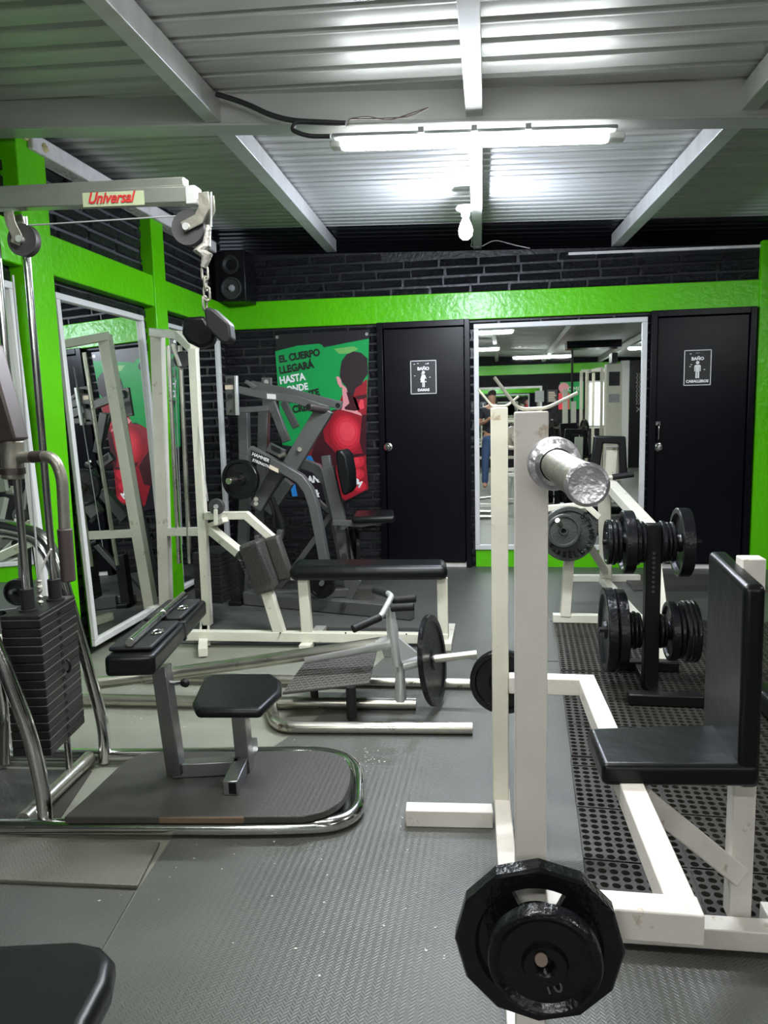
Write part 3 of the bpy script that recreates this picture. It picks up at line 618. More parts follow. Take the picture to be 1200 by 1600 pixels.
# cradles
def cradle(x, y, z, w1, h1, w2, h2, m):
    MB().sweep(rnd([(x - w1, y, z + h1), (x - w1 * .34, y, z + .004), (x + .024, y, z + .004), (x + w2, y, z + h2)], .012), .0027 if y < 2 else .0036, 10).build('bar_cradle', m, rk)
cradle(xn, yn, 1.302, .057, .055, .072, .027, 'white_paint')
cradle(xf, 2.3, 1.318, .062, .055, .058, .032, 'white_paint')
bA = P(917, 757, y=.765); bB = P(797, 680, y=2.75); bd = (bB - bA).normalized()
for yy, xx in ((yn, xn), (2.3, xf)):
    c = bA + bd * ((yy - bA.y) / bd.y)
    MB().sweep(rnd([(xx + .024, yy, c.z - .026), (c.x, yy, c.z - .0285), (c.x + .026, yy, c.z - .012), (c.x + .034, yy, c.z + .012)], .015), .006, 10).build('bar_hook', 'white_paint', rk)
for yy, xx, q_ in ((yn - .026, xn, P(846, 1500, y=1.037)), (2.325, xf, Vector((.01, 2.485, .425)))):
    dy = q_.y - yy; MB().cyl((xx, yy, .425 if dy < 0 else .41), q_, .0095).build('storage_peg', 'rust' if dy < 0 else 'worn_chrome', rk)
br = thing('barbell', 'steel barbell racked on the white uprights, sleeve end pointing at the viewer', 'barbell', (.1, 1.2, 1.19))
MB().cyl(bA, bA + bd * .335, .0205, .0225, 36).build('sleeve', 'cast_metal', br, .002)
MB().lathe(bA - bd * .001, -bd, [(.021, -.004), (.0225, -.002), (.0225, .002), (.019, .004), (.017, .003), (0, .0045)], 36).build('sleeve_end', 'bar_end', br)
MB().lathe(bA + bd * .325, bd, [(.024, -.03), (.030, -.022), (.030, -.006), (.037, -.004), (.039, .004), (.039, .018), (.034, .022), (.014, .024)], 36).build('collar', 'bar_end', br)
MB().cyl(bA + bd * .34, bA + bd * 1.66, .0135, None, 20).build('shaft', 'chrome', br)
MB().lathe(bA + bd * 1.66, bd, [(.014, 0), (.037, .002), (.037, .022), (.0215, .024), (.0205, .32), (0, .32)], 28).build('collar', 'cast_metal', br)

def polar_plate(c, axis, rs, ths, nang, holes, upv, poly=0, tw=0):
    """plate with grip openings: rs ring radii, ths half thickness per ring, holes = (ring index, a0, a1) left open"""
    c = Vector(c); a = Vector(axis).normalized(); u = (Vector(upv) - a * Vector(upv).dot(a)).normalized(); v = a.cross(u)
    mb = MB(); bm = mb.bm; F = []; Bk = []
    for i, (r, t) in enumerate(zip(rs, ths)):
        f, b = [], []
        for k in range(nang):
            th = 2 * pi * k / nang + tw; rr = r
            if poly and i >= len(rs) - 2: s_ = 2 * pi / poly; rr = r / cos(((th) % s_) - s_ / 2) * cos(s_ / 2)
            d = u * cos(th) + v * sin(th); f.append(bm.verts.new(c + d * rr + a * t)); b.append(bm.verts.new(c + d * rr - a * t))
        F.append(f); Bk.append(b)
    def op(i, k):
        if i < 0 or i >= len(rs) - 1: return True
        k %= nang; th = math.degrees(2 * pi * (k + .5) / nang)
        return any(h[0] == i and h[1] <= th <= h[2] for h in holes)
    for i in range(len(rs) - 1):
        for k in range(nang):
            k2 = (k + 1) % nang
            if op(i, k): continue
            bm.faces.new((F[i][k], F[i][k2], F[i + 1][k2], F[i + 1][k])); bm.faces.new((Bk[i][k], Bk[i + 1][k], Bk[i + 1][k2], Bk[i][k2]))
            if op(i - 1, k): bm.faces.new((F[i][k], Bk[i][k], Bk[i][k2], F[i][k2]))
            if op(i + 1, k): bm.faces.new((F[i + 1][k], F[i + 1][k2], Bk[i + 1][k2], Bk[i + 1][k]))
            if op(i, k - 1): bm.faces.new((F[i][k], F[i + 1][k], Bk[i + 1][k], Bk[i][k]))
            if op(i, k + 1): bm.faces.new((F[i][k2], Bk[i][k2], Bk[i + 1][k2], F[i + 1][k2]))
    return mb
cb = P(841, 1468, y=1.13)
o = polar_plate(cb, (0, -1, 0.0), [.016, .030, .052, .062, .096, .102, .131, .135], [.016, .016, .008, .009, .009, .018, .018, .013], 96, [(3, 0, 26), (3, 334, 360)], (0, 0, 1), 12).build('grip_plate', 'iron_plate', None, angle=25)
tag(o, 'large twelve-sided black plate with grip openings on the near peg of the white rack', 'weight plate')
cs = P(851, 1500, y=1.06)
rs_ = thing('weight_plate', 'round black plate marked 10 hanging in front of the twelve-sided grip plate', 'weight plate', cs)
MB().lathe(cs, (0, 1, 0), [(.013, -.012), (.017, -.016), (.032, -.016), (.036, -.008), (.068, -.006), (.078, -.014), (.084, -.012), (.087, -.006), (.087, .012), (.013, .012), (.013, -.012)], 64).build('plate_body', 'iron_plate', rs_)
text('plate_number', '10', 'grey_enamel', rs_, P(858, 1553, y=1.0485), P(881, 1549, y=1.0485), depth=.001)
plate((.008, 2.375, P(786, 1065, y=2.375).z), (0, -1, 0), .108, .03, 'black round plate on the far peg of the white rack, half hidden behind the uprights')
plate((.012, 2.41, P(786, 1065, y=2.41).z), (0, -1, 0), .075, .02, 'smaller black plate on the same far peg of the white rack, behind its larger neighbour')

# ------------------------------------------------------------------ black plate tree
tr = thing('plate_tree', 'black plate storage tree with two pairs of pegs standing on the perforated mat', 'plate rack', (.69, 3.45, 0.015))
zb_ = .0215
MB().box((.652, 3.415, zb_), (.718, 3.48, .79)).build('post', 'black_steel', tr, .004)
MB().box((.552, 3.215, zb_), (.868, 3.275, zb_ + .05)).build('foot', 'black_steel', tr, .006)
MB().box((.60, 3.66, zb_), (.865, 3.72, zb_ + .05)).build('foot', 'black_steel', tr, .006)
MB().box((.655, 3.275, zb_), (.715, 3.66, zb_ + .04)).build('base_beam', 'black_steel', tr, .004)
zu, zl = .705, .293
MB().cyl((.465, 3.448, zu), (.895, 3.448, zu), .012).build('peg', 'black_steel', tr)
MB().cyl((.455, 3.448, zl), (.905, 3.448, zl), .012).build('peg', 'black_steel', tr)
hm = MB()
for k in range(9): hm.lathe((.685, 3.4155, .66 - k * .022), (0, -1, 0), [(0, 0), (.006, 0), (.006, .002), (.003, .0022), (.003, 0)], 10)
hm.build('lettering_rings', 'grey_enamel', tr)  # added rings standing in for faint vertical lettering on the post
def X(px, z, py=848): return P(px, py, y=3.448).x
G = 'plates on the plate tree'
for a, b, R, lb in ((946, 954, .103, 'small black plate at the outer left end of the tree\'s upper pegs'), (954, 961, .105, 'small black plate second from the left end of the tree\'s upper pegs'), (962, 969, .098, 'small black plate third from the left end of the tree\'s upper pegs'),
                    (971, 989, .145, 'largest black plate on the upper left peg of the tree'), (990, 998, .105, 'small black plate just right of the largest on the upper left peg'), (999, 1006, .095, 'small black plate touching the post on the upper left peg of the tree'),
                    (1030, 1038, .098, 'small black plate touching the post on the upper right peg of the tree'), (1039, 1045, .092, 'small black plate second from the post on the upper right peg'), (1046, 1052, .092, 'small black plate third from the post on the upper right peg'), (1056, 1076, .155, 'largest black plate on the upper right peg, near the gentlemen door')):
    xa_, xb_ = X(a, 0), X(b, 0); plate(((xa_ + xb_) / 2, 3.448, zu), (1, 0, 0), R, xb_ - xa_ - .0015, lb, group=G)
for a, b, R, lb in ((944, 960, .195, 'largest black plate at the outer left end of the tree\'s lower pegs'), (962, 978, .190, 'big black plate second from the left end of the tree\'s lower pegs'), (984, 989, .085, 'small black plate right of the two big ones on the lower left peg'), (990, 996, .088, 'small black plate midway along the lower left peg of the tree'), (997, 1003, .082, 'small black plate nearest the post on the lower left peg of the tree'),
                    (1031, 1037, .080, 'small black plate nearest the post on the lower right peg of the tree'), (1038, 1043, .075, 'small black plate second from the post on the lower right peg'), (1045, 1059, .135, 'thick black plate in the middle of the lower right peg'), (1060, 1068, .125, 'black plate right of the thick one on the lower right peg'), (1069, 1076, .14, 'shiny-rimmed black plate third from the outer end of the lower right peg'), (1077, 1083, .14, 'shiny-rimmed black plate second from the outer end of the lower right peg'), (1084, 1091, .14, 'shiny-rimmed black plate at the outer end of the lower right peg')):
    xa_, xb_ = X(a, 0), X(b, 0); plate(((xa_ + xb_) / 2, 3.448, zl), (1, 0, 0), R, xb_ - xa_ - .0015, lb, group=G)

# ------------------------------------------------------------------ far white machine with horseshoe pad
wm = thing('seated_curl_machine', 'white tubular machine with black horseshoe pad in front of the back mirror', 'exercise machine', (.8, 4.7, 0))
W_ = 'white_paint'
MB().beam((.32, 4.53, .046), (.98, 4.53, .046), .05, .05).build('base_rail', W_, wm, .003)
MB().beam(P(894, 903, z=.03), P(1000, 903, z=.03), .05, .05).build('base_rail', W_, wm, .003)
MB().beam(P(940, 903, z=.03), (.82, 4.55, .046), .06, .05).build('spine', W_, wm, .003)
MB().beam(P(883, 962, y=4.53), P(894, 797, y=4.53), .06, .06).build('upright', W_, wm, .003)
MB().bsweep([P(836, 796, y=4.53), P(915, 789, y=4.53), P(936, 808, y=4.53)], .05, .035, (0, 1, 0)).build('side_arm', W_, wm, .003)
MB().beam(P(947, 900, y=5.6), P(944, 765, y=5.3), .085, .06).build('column', W_, wm, .003)
MB().beam(P(921, 852, y=5.1), P(946, 893, y=5.55), .04, .04).build('brace', W_, wm, .003)
MB().bsweep([P(948, 752, y=5.2), P(1014, 824, y=4.35), P(1039, 1036, y=3.88)], .075, .06, (1, 0.1, 0)).build('front_leg', W_, wm, .003)
MB().beam(P(955, 698, y=5.22), P(952, 752, y=5.24), .075, .06).build('head_post', W_, wm, .003)
u0 = [(929, 681), (978, 682), (981, 742), (968, 742), (967, 694), (943, 693), (936, 742), (923, 740)]
MB().poly_prism([P(a, b, y=5.12) for a, b in u0], Vector((0, .07, 0))).build('horseshoe_pad', 'vinyl', wm, .010, 3, angle=80)
MB().cyl(P(942, 746, y=5.12), P(960, 745, y=5.12), .010).build('handle_bar', W_, wm)
MB().cyl(P(957, 745.5, y=5.12), P(990, 741, y=5.12), .020).build('handle_grip', 'rubber', wm)
pc = P(888, 834, y=4.40)
MB().cyl(P(890, 838, y=4.5), P(871, 813, y=4.28), .014).build('plate_peg', 'worn_chrome', wm)
sp1 = thing('weight_plate', 'grey cast plate embossed STANDARD on the white machine peg, left of the plate tree', 'weight plate', pc)
MB().lathe(pc, (-.1, 1, 0), plate_prof(.163, .028), 56).build('plate_body', 'iron_grey', sp1)
for i, ch in enumerate('STANDARD'):  # ring lettering cast into the plate
    a = radians(52 - i * 15); rr = .118
    q0 = pc + Vector((cos(a) * rr, -.0165, sin(a) * rr)); tdir = Vector((sin(a), 0, -cos(a))); up_ = Vector((cos(a), 0, sin(a)))
    text('embossed_lettering', ch, 'iron_plate', sp1, q0 - tdir * .011, q0 + tdir * .011, up=up_, depth=.003, bold=.02, sy=1.25)
for i, ch in enumerate('BARBELL'):
    a = radians(215 + i * 15); rr = .140
    q0 = pc + Vector((cos(a) * rr, -.0165, sin(a) * rr)); tdir = Vector((-sin(a), 0, cos(a))); up_ = Vector((-cos(a), 0, -sin(a)))
    text('embossed_lettering', ch, 'iron_plate', sp1, q0 - tdir * .010, q0 + tdir * .010, up=up_, depth=.003, bold=.02, sy=1.2)
plate(P(880, 829, y=4.345), (-.1, 1, 0), .098, .035, 'small grey ring-lettered plate in front of the plate embossed STANDARD', 'iron_grey')

# ------------------------------------------------------------------ white cable column with flat bench (left middle)
lm = thing('leg_curl_station', 'white cable column with weight stack and padded flat bench in the middle of the room', 'exercise machine', (-1.2, 4.0, 0))
yA, yB2 = 4.55, 4.2
def pp(px, py, y): return P(px, py, y=y)
MB().beam(pp(261, 980, yA), pp(246, 516, yA), .074, .066, up=(0, 1, 0)).build('upright', W_, lm, .003)
MB().beam(pp(325, 976, yB2), pp(302, 545, yB2), .050, .05, up=(0, 1, 0)).build('upright', W_, lm, .003)
MB().beam(pp(239, 519, yA), pp(282, 524, 4.36), .06, .05, up=(0, 0, 1)).build('top_rail', W_, lm, .003)
MB().beam(pp(280, 523, 4.37), pp(304, 546, yB2), .06, .05, up=(0, 0, 1)).build('top_rail', W_, lm, .003)
MB().beam(pp(290, 992, 3.93), pp(700, 997, 4.04), .05, .055).build('base_rail', W_, lm, .003)
MB().bsweep([pp(227, 972, 4.42), pp(227, 951, 4.42), pp(256, 953, 4.5)], .05, .045, (0, 1, 0)).build('rear_foot', W_, lm, .003)
MB().beam((-1.93, 4.52, .032), (-1.62, 3.74, .032), .05, .05).build('side_base', W_, lm, .003)
MB().beam((-1.80, 4.22, .032), (-1.68, 3.93, .032), .05, .05).build('stack_base', W_, lm, .003)
MB().beam(pp(262, 831, yA), pp(336, 830, 4.2), .05, .052).build('lower_arm', W_, lm, .003)
MB().beam(pp(332, 829, 4.21), pp(382, 870, 3.98), .05, .052).build('lower_arm', W_, lm, .003)
MB().bsweep([pp(318, 806, yB2), pp(385, 805, yB2), pp(430, 845, yB2)], .05, .045, (0, 1, 0)).build('upper_arm', W_, lm, .003)
MB().beam(pp(312, 828, 4.3), pp(352, 812, 4.15), .045, .03).build('link_arm', W_, lm, .003)
MB().poly_prism([pp(a, b, 3.92) for a, b in ((372, 862), (392, 848), (396, 862), (392, 880), (365, 872))], Vector((0, .09, 0))).build('rubber_cap', 'rubber', lm, .004)
MB().bsweep([pp(398, 850, 3.97), pp(412, 905, 3.97), pp(438, 990, 3.98)], .06, .062, (0, 1, 0)).build('front_leg', W_, lm, .003)
MB().beam(pp(392, 846, 3.97), pp(418, 924, 3.97), .125, .125, up=(0, 1, 0)).build('knee_roll_wrap', 'rubber_dark', lm, .02)
hl = MB()
for i in range(13):
    for j in range(7):
        a = i / 12; q = pp(371 + a * 26 + j * 5.2, 866 + a * 58 - j * 3.6, 3.905); hl.lathe(q, (0, -1, 0), [(.0045, 0), (.0075, 0), (.0075, .003), (.0045, .003), (.0045, 0)], 6)
hl.build('wrap_weave', 'wheel_grey', lm)
MB().beam(pp(425, 838, 4.15), pp(448, 905, 4.15), .09, .07, up=(0, 1, 0)).build('knee_roll_wrap', 'rubber_dark', lm, .015)
MB().cyl(pp(337, 792, 4.12), pp(337, 792, 4.12) + Vector((0, .03, 0)), .048).build('pulley_wheel', 'wheel_grey', lm, .004)
MB().cyl(pp(337, 792, 4.11), pp(337, 792, 4.11) + Vector((0, .05, 0)), .014).build('pulley_axle', 'aluminium', lm)
MB().beam(pp(337, 796, 4.1), pp(337, 820, 4.1), .022, .012).build('pulley_bracket', W_, lm, .002)
for px0, px1, yy in ((262, 280, 4.46), (280, 297, 4.36)):
    MB().cyl(P(px1, 880, y=yy), P(px0 + 1, 540, y=yy), .014).build('guide_rod', 'worn_chrome', lm)
MB().cyl(P(285, 850, y=4.41), P(272, 560, y=4.41), .003, None, 8).build('lift_cable', 'plastic_grey', lm)
MB().cyl(P(325, 783, y=4.12), P(298, 580, y=4.22), .003, None, 8).build('lift_cable', 'plastic_grey', lm)
MB().cyl(P(284, 562, y=4.30), P(284, 562, y=4.33), .05).build('top_pulley', 'wheel_grey', lm, .004)
MB().beam(P(270, 538, y=4.28), P(281, 572, y=4.28), .03, .012).build('pulley_bracket', W_, lm)
for k in range(11):
    z0 = .17 + k * .029
    MB().poly_prism([(-1.895, 4.30, z0), (-1.705, 4.27, z0), (-1.68, 4.52, z0), (-1.87, 4.55, z0)], Vector((0, 0, .0275))).build('weight_plate', 'stack_iron', lm, .003)
pad('bench_pad', [pp(450, 886, 3.92) * 1, pp(700, 884, 3.97), P(697, 872, y=4.20), P(462, 872, y=4.15)], .085, lm, bev=.040, nrm=(0, 0, 1), seg=6)
for a, b, yy in ((474, 481, 3.99), (691, 693, 4.05)):
    MB().beam(pp(b, 1000, yy), pp(a, 903, yy), .058, .05, up=(0, 1, 0)).build('bench_leg', W_, lm, .003)
MB().beam(pp(455, 903, 3.99), pp(697, 901, 4.05), .04, .018).build('bench_rail', W_, lm, .003)
MB().box((pp(470, 1000, 3.95).x, 3.90, 0.006), (pp(488, 1000, 3.95).x, 4.3, .035)).build('bench_foot', W_, lm, .003)
MB().box((pp(688, 1000, 4.0).x, 3.95, 0.006), (pp(706, 1000, 4.0).x, 4.35, .05)).build('bench_foot', W_, lm, .003)
for a, b, c in ((294, 833, 4.365), (313, 833, 4.27)): MB().cyl(pp(a, b, c), pp(a, b, c + .01), .004, None, 8).build('bolt_hole', 'black_steel', lm)
for a, b in ((438, 989), (540, 989), (635, 991)): MB().cyl(pp(a, b, 3.935), pp(a, b, 3.945), .005, None, 8).build('bolt_hole', 'black_steel', lm)

# ------------------------------------------------------------------ T-bar row
tb = thing('t_bar_row', 'chrome T-bar row with tread foot plate lying between the preacher bench and flat bench', 'exercise machine', (-.9, 3.1, 0))
WC = 'worn_chrome'
r_ = .0265
MB().sweep([P(128, 1093, z=.033), P(300, 1096, z=.033), P(455, 1098, z=.033), P(650, 1099, z=.033)], r_, 16).build('base_tube', WC, tb)
MB().sweep(rnd([P(490, 1097, z=.030), P(420, 1097, z=.030), P(432, 1136, z=.030), P(738, 1138, z=.030)], .09, 8), r_ * .95, 16).build('front_loop', WC, tb)
MB().sweep([P(220, 1057, z=.033), P(480, 1063, z=.033), P(790, 1069, z=.033)], r_ * .9, 16).build('rear_tube', WC, tb)
MB().sweep([P(150, 1068, y=3.1), P(400, 1034, y=3.1), P(612, 1003, y=3.1)], .029, 18).build('lever_arm', 'worn_chrome', tb)
MB().sweep([P(478, 1027, y=3.1) + Vector((0, 0, 0)), P(612, 1003, y=3.1)], .0305, 18).build('arm_sleeve', 'aluminium', tb)
MB().sweep([P(609, 950, y=3.1), P(613, 985, y=3.1), P(621, 1040, y=3.1)], [.018, .026, .022], 14).build('mast', 'aluminium', tb)
MB().sweep([P(625, 1035, y=3.12), P(626, 1094, y=3.12)], [.019, .028], 16).build('rest_post', 'aluminium', tb)
MB().sweep(rnd([P(588, 965, y=2.98), P(596, 962, y=3.0), P(612, 932, y=3.1), P(606, 927, y=3.25)], .03), .013, 12).build('handle_bar', 'aluminium', tb)
for a, b in (((551, 983, 2.90), (594, 964, 2.99)), ((585, 922, 3.33), (608, 929, 3.24)), ((613, 938, 3.14), (650, 935, 3.14)), ((611, 950, 3.06), (647, 948, 3.06))):
    MB().cyl(P(a[0], a[1], y=a[2]), P(b[0], b[1], y=b[2]), .0175, None, 16).build('hand_grip', 'rubber', tb, .004)
MB().cyl(P(608, 934, y=3.16), P(616, 938, y=3.14), .012).build('grip_stub', 'aluminium', tb)
MB().cyl(P(621, 1041, y=3.13), P(664, 1031, y=3.15), .027, .025).build('plate_sleeve', 'aluminium', tb)
MB().cyl(P(664, 1031, y=3.15), P(745, 1022, y=3.16), .0185).build('plate_horn', WC, tb)
MB().poly_prism([P(622, 996, y=3.09), P(655, 1024, y=3.09), P(625, 1034, y=3.09)], Vector((0, .02, 0))).build('gusset', 'aluminium', tb)
fp = [P(487, 1019, y=3.30), P(590, 1010, y=3.32), P(577, 1066, y=2.97), P(441, 1082, y=2.92)]
MB().poly_prism(fp, Vector((0, 0, -.012))).build('foot_plate', 'foot_plate_tread', tb, .003)
# raised tread pattern on the foot plate
tm = MB(); o0 = fp[3]; e1 = fp[2] - fp[3]; e2 = fp[0] - fp[3]; e3 = fp[1] - fp[2]; nrm = e1.cross(e2).normalized()
for i in range(26):
    for j in range(16):
        u = (i + .5) / 26; v = (j + .5) / 16; c = o0 + e1 * u + (e2 * (1 - u) + e3 * u) * v
        d = (e1.normalized() * .7 + e2.normalized() * (.7 if (i + j) % 2 else -.7)).normalized() * .0075
        tm.beam(c - d, c + d, .003, .0022, up=nrm)
tm.build('tread_ribs', 'tread_light', tb)
for a, b, yy, r in ((548, 1072, 2.96, .022), (490, 1070, 3.1, .018)):
    MB().sweep([P(a, b, y=yy), P(a + 2, b + (50 if r > .02 else 22), y=yy)], r, 14).build('support_leg', 'rubber', tb)
o = plate(P(676, 1031, y=3.15), P(745, 1022, y=3.16) - P(664, 1031, y=3.15) + Vector((0, -.045, 0)), .200, .024, 'large black plate standing on the T-bar row horn, seen almost edge-on')

# ------------------------------------------------------------------ preacher bench on the platform
pr = thing('preacher_curl_bench', 'small steel preacher bench with sloping arm pad and black seat on the dark platform', 'weight bench', (-1.0, 2.3, .07))
zp = .0825
MB().beam(P(276, 1208, y=2.27) * 1, P(252, 1040, y=2.27), .052, .05, up=(0, 1, 0)).build('arm_pad_post', 'brushed_steel', pr, .003)
MB().beam((-1.12, 2.28, zp + .025), (-.90, 2.33, zp + .025), .045, .05).build('base_tube', 'brushed_steel', pr, .003)
MB().beam((-.872, 2.17, zp + .025), (-.915, 2.50, zp + .025), .05, .05).build('cross_foot', 'brushed_steel', pr, .003)
e0 = Vector((-.872, 2.17, zp + .025)); MB().beam(e0 - Vector((0, .0008, 0)), e0 + Vector((0, .002, 0)), .038, .038).build('tube_opening', 'black_steel', pr)
MB().beam(P(384, 1205, y=2.35), P(374, 1100, y=2.35), .05, .05, up=(0, 1, 0)).build('seat_post', 'brushed_steel', pr, .003)
MB().cyl(P(268, 1067, y=2.27), P(284, 1067, y=2.25), .008).build('lock_pin', 'chrome', pr)
MB().lathe(P(289, 1067, y=2.24), (0, 1, 0), [(0, -.016), (.010, -.012), (.016, 0), (.010, .012), (0, .016)], 18).build('lock_knob', 'rubber', pr)
zs = .392
pad('seat', [P(300, 1095, z=zs), P(306, 1108, z=zs), P(408, 1108, z=zs), P(440, 1078, z=zs), P(440, 1062, z=zs), P(425, 1051, z=zs), P(330, 1052, z=zs), P(318, 1058, z=zs)], .034, pr, bev=.015, nrm=(0, 0, 1))
# long arm pad
n0 = P(202, 1041, y=1.80); f0 = P(294, 950, y=2.50); ax = (f0 - n0).normalized()
MB().beam(n0, f0, .135, .060).build('arm_pad', 'vinyl', pr, .014, 4, angle=80)
MB().beam(n0 + ax * .36 + Vector((0, 0, .001)), n0 + ax * .385 + Vector((0, 0, .001)), .138, .063).build('pad_seam', 'vinyl_matt', pr, .003)
# pull bar with sling pad resting on it
at_ = thing('ab_sling_bar', 'short chrome bar with black leather sling and D-rings resting on the preacher arm pad', 'handle attachment', n0 + Vector((-.02, .3, .04)))
uz = Vector((0, 0, .029)); 
MB().beam(n0 + ax * .03 + uz + Vector((-.005, 0, .010)), n0 + ax * .335 + uz + Vector((0, 0, .010)), .120, .014).build('leather_flap', 'vinyl_matt', at_, .007, 3)
MB().beam(n0 + ax * .375 + uz + Vector((-.005, 0, .010)), n0 + ax * .66 + uz + Vector((0, 0, .010)), .120, .014).build('leather_flap', 'vinyl_matt', at_, .007, 3)
b0 = n0 + ax * .03 + Vector((-.005, 0, .058)); b1 = n0 + ax * .66 + Vector((0, 0, .060))
MB().cyl(b0, b1, .0125).build('chrome_bar', 'chrome', at_, .001)
MB().cyl(b0 + ax * .335, b0 + ax * .345, .018).build('centre_ring', 'chrome', at_)
for k in (.18, .50):
    c = n0 + ax * k + Vector((.035, 0, .050))
    MB().sweep([c + Vector((cos(t) * .014, sin(t) * .022, 0)) for t in [2 * pi * i / 18 for i in range(18)]], .0035, 8, True).build('d_ring', 'chrome', at_)

# ------------------------------------------------------------------ chrome multi gym with platform
ug = thing('multi_gym', 'chrome multi-gym with tall black weight stack and lettered top beam at the left edge', 'exercise machine', (-1.55, 2.3, 0))
CH = 'chrome'; R_ = .0245
MB().sweep(rnd([(-2.15, 1.93, .033), (-1.5, 2.0, .033), P(420, 1293, z=.033), P(560, 1287, z=.033), P(560, 1175, z=.033), (-1.5, 2.50, .033), (-2.2, 2.44, .033)], .22, 10), R_, 20).build('base_tube', CH, ug)
MB().sweep([(-1.515, 2.02, .040), (-1.545, 2.46, .040)], .026, 16).build('cross_tube', 'worn_chrome', ug)
MB().sweep(rnd([P(71, 1288, y=2.03), P(67, 1234, y=2.03), P(45, 1140, y=2.03), P(8, 1045, y=2.03), P(-20, 980, y=2.03), P(-60, 930, y=2.03)], .08), .0235, 18).build('front_leg', CH, ug)
MB().sweep(rnd([P(164, 1190, y=2.49), P(162, 1135, y=2.49), P(144, 1067, y=2.49), P(118, 975, y=2.49), P(92, 885, y=2.49), P(70, 835, y=2.49), P(0, 818, y=2.49), P(-60, 818, y=2.49)], .12, 8), .0225, 18).build('rear_leg', CH, ug)
MB().sweep(rnd([P(102, 950, y=2.60), P(86, 900, y=2.60), P(66, 850, y=2.60), P(20, 832, y=2.60), P(-60, 832, y=2.60)], .12, 8), .018, 16).build('inner_arch', CH, ug)
MB().sweep(rnd([P(8, 1192, y=2.42), P(8, 1100, y=2.42), P(-14, 1000, y=2.42)], .08), .021, 16).build('side_leg', CH, ug)
# platform
pf_ = [P(98, 1278, z=.0825), P(130, 1250, z=.0825), P(208, 1176, z=.0825), P(500, 1173, z=.0825), P(535, 1180, z=.0825), P(548, 1200, z=.0825), P(548, 1222, z=.0825), P(535, 1253, z=.0825), P(505, 1270, z=.0825), P(470, 1277, z=.0825)]
pf_ = [p + Vector((0, .006, 0)) for p in pf_]; pf_ = rnd(pf_, .10, 4)
pfo = MB().poly_prism(pf_, Vector((0, 0, -.024))).build('platform', 'rubber_dark', ug, .004)
MB().box((-1.24, 2.12, .0075), (-.66, 2.40, .056)).build('platform_bearer', 'black_steel', ug)
MB().beam(P(250, 1279, z=.070) + Vector((0, -.006, 0)), P(383, 1279, z=.070) + Vector((0, -.006, 0)), .012, .022).build('worn_edge', 'wood_worn', pfo, .004)
sq = [(-1.476, 2.134), (-1.516, 2.405), (-1.644, 2.388), (-1.604, 2.115)]
nst = 16; z0 = .205; dz = (.672 - z0) / nst
cx = sum(p[0] for p in sq) / 4; cy = sum(p[1] for p in sq) / 4
for k in range(nst):
    g_ = .0035 if k % 2 == 0 else .0008
    zz = z0 + k * dz
    o = MB().poly_prism([(x, y, zz + .0006) for x, y in sq], Vector((0, 0, dz - .0012))).build('weight_plate', 'stack_iron', ug, .0035, 2)
    if k % 2 or k in (6, 12):
        MB().poly_prism([(cx + (x - cx) * .997, cy + (y - cy) * .997, zz + dz - .0022) for x, y in sq], Vector((0, 0, .0016))).build('worn_plate_edge', 'stack_edge', o)
    c = Vector(((sq[0][0] + sq[1][0]) / 2 - .001, (sq[0][1] + sq[1][1]) / 2, zz + dz / 2)); MB().lathe(c, (1, .14, 0), [(0, 0), (.0085, 0), (.0085, .003), (.005, .003), (.005, .0012), (0, .0012)], 14).build('pin_hole', 'black_steel', o)
MB().sweep([Vector((-1.49, 2.27, .47)) + Vector((.012 * sin(t), 0, .022 * cos(t))) + Vector((.008, 0, 0)) for t in [i * pi / 8 for i in range(9)]], .005, 8).build('selector_pin', 'black_steel', ug)
MB().poly_prism([(x, y, .672) for x, y in sq], Vector((0, 0, .014))).build('top_weight', 'stack_iron', ug, .003)
for px, py, yy in ((42, 925, 2.19), (84, 905, 2.335)):
    b = P(px, py, y=yy); b.z = .0
    MB().cyl((b.x, b.y, .045), (b.x, b.y, 1.98), .0125, None, 20).build('guide_rod', CH, ug)
    MB().lathe((b.x, b.y, .686), (0, 0, 1), [(0, 0), (.030, 0), (.030, .006), (.022, .008), (.022, .075), (0, .075)], 24).build('rod_bushing', 'rubber', ug)
MB().sweep([(-1.555, 2.262, .686), (-1.555, 2.262, .76), (-1.552, 2.262, 1.2), P(20, 430, y=2.262)], .0035, 8).build('lift_cable', 'plastic_grey', ug)
MB().sweep(rnd([P(62, 935, y=2.262), P(60, 915, y=2.262), P(68, 880, y=2.262), P(80, 858, y=2.262)], .05), .004, 8).build('cable_tail', 'wire_white', ug)
kn = MB()
for k in range(5): kn.lathe((-1.556, 2.262, .70 + k * .018), (random.uniform(-.4, .4), random.uniform(-.4, .4), 1), [(.006, -.006), (.012, 0), (.006, .006)], 10)
kn.build('cable_clamp', 'cast_metal', ug)
# lettered top beam
MB().beam(P(-160, 322, y=2.25) , P(300, 306, y=2.25), .045, .046).build('top_beam', 'beam_steel', ug, .003)
MB().beam(P(-160, 309, y=2.27), P(291, 286, y=2.27), .04, .028).build('upper_bar', 'beam_steel', ug, .003)
e_ = P(300, 308, y=2.25); MB().box(e_ - Vector((.012, .026, .028)), e_ + Vector((.022, .026, .028))).build('end_cap', 'aluminium', ug, .004)
q0, q1 = P(129, 313, y=2.226), P(225, 309, y=2.226)
MB().poly_prism([q0 + Vector((0, .001, -.020)), q1 + Vector((0, .001, -.020)), q1 + Vector((0, .001, .022)), q0 + Vector((0, .001, .022))], Vector((0, .001, 0))).build('name_plate', 'name_plate', ug)
text('raised_lettering', 'Universal', 'red_print', ug, P(139, 318, y=2.225), P(212, 315, y=2.225), depth=.001, shear=.35, bold=.02, sy=1.15)
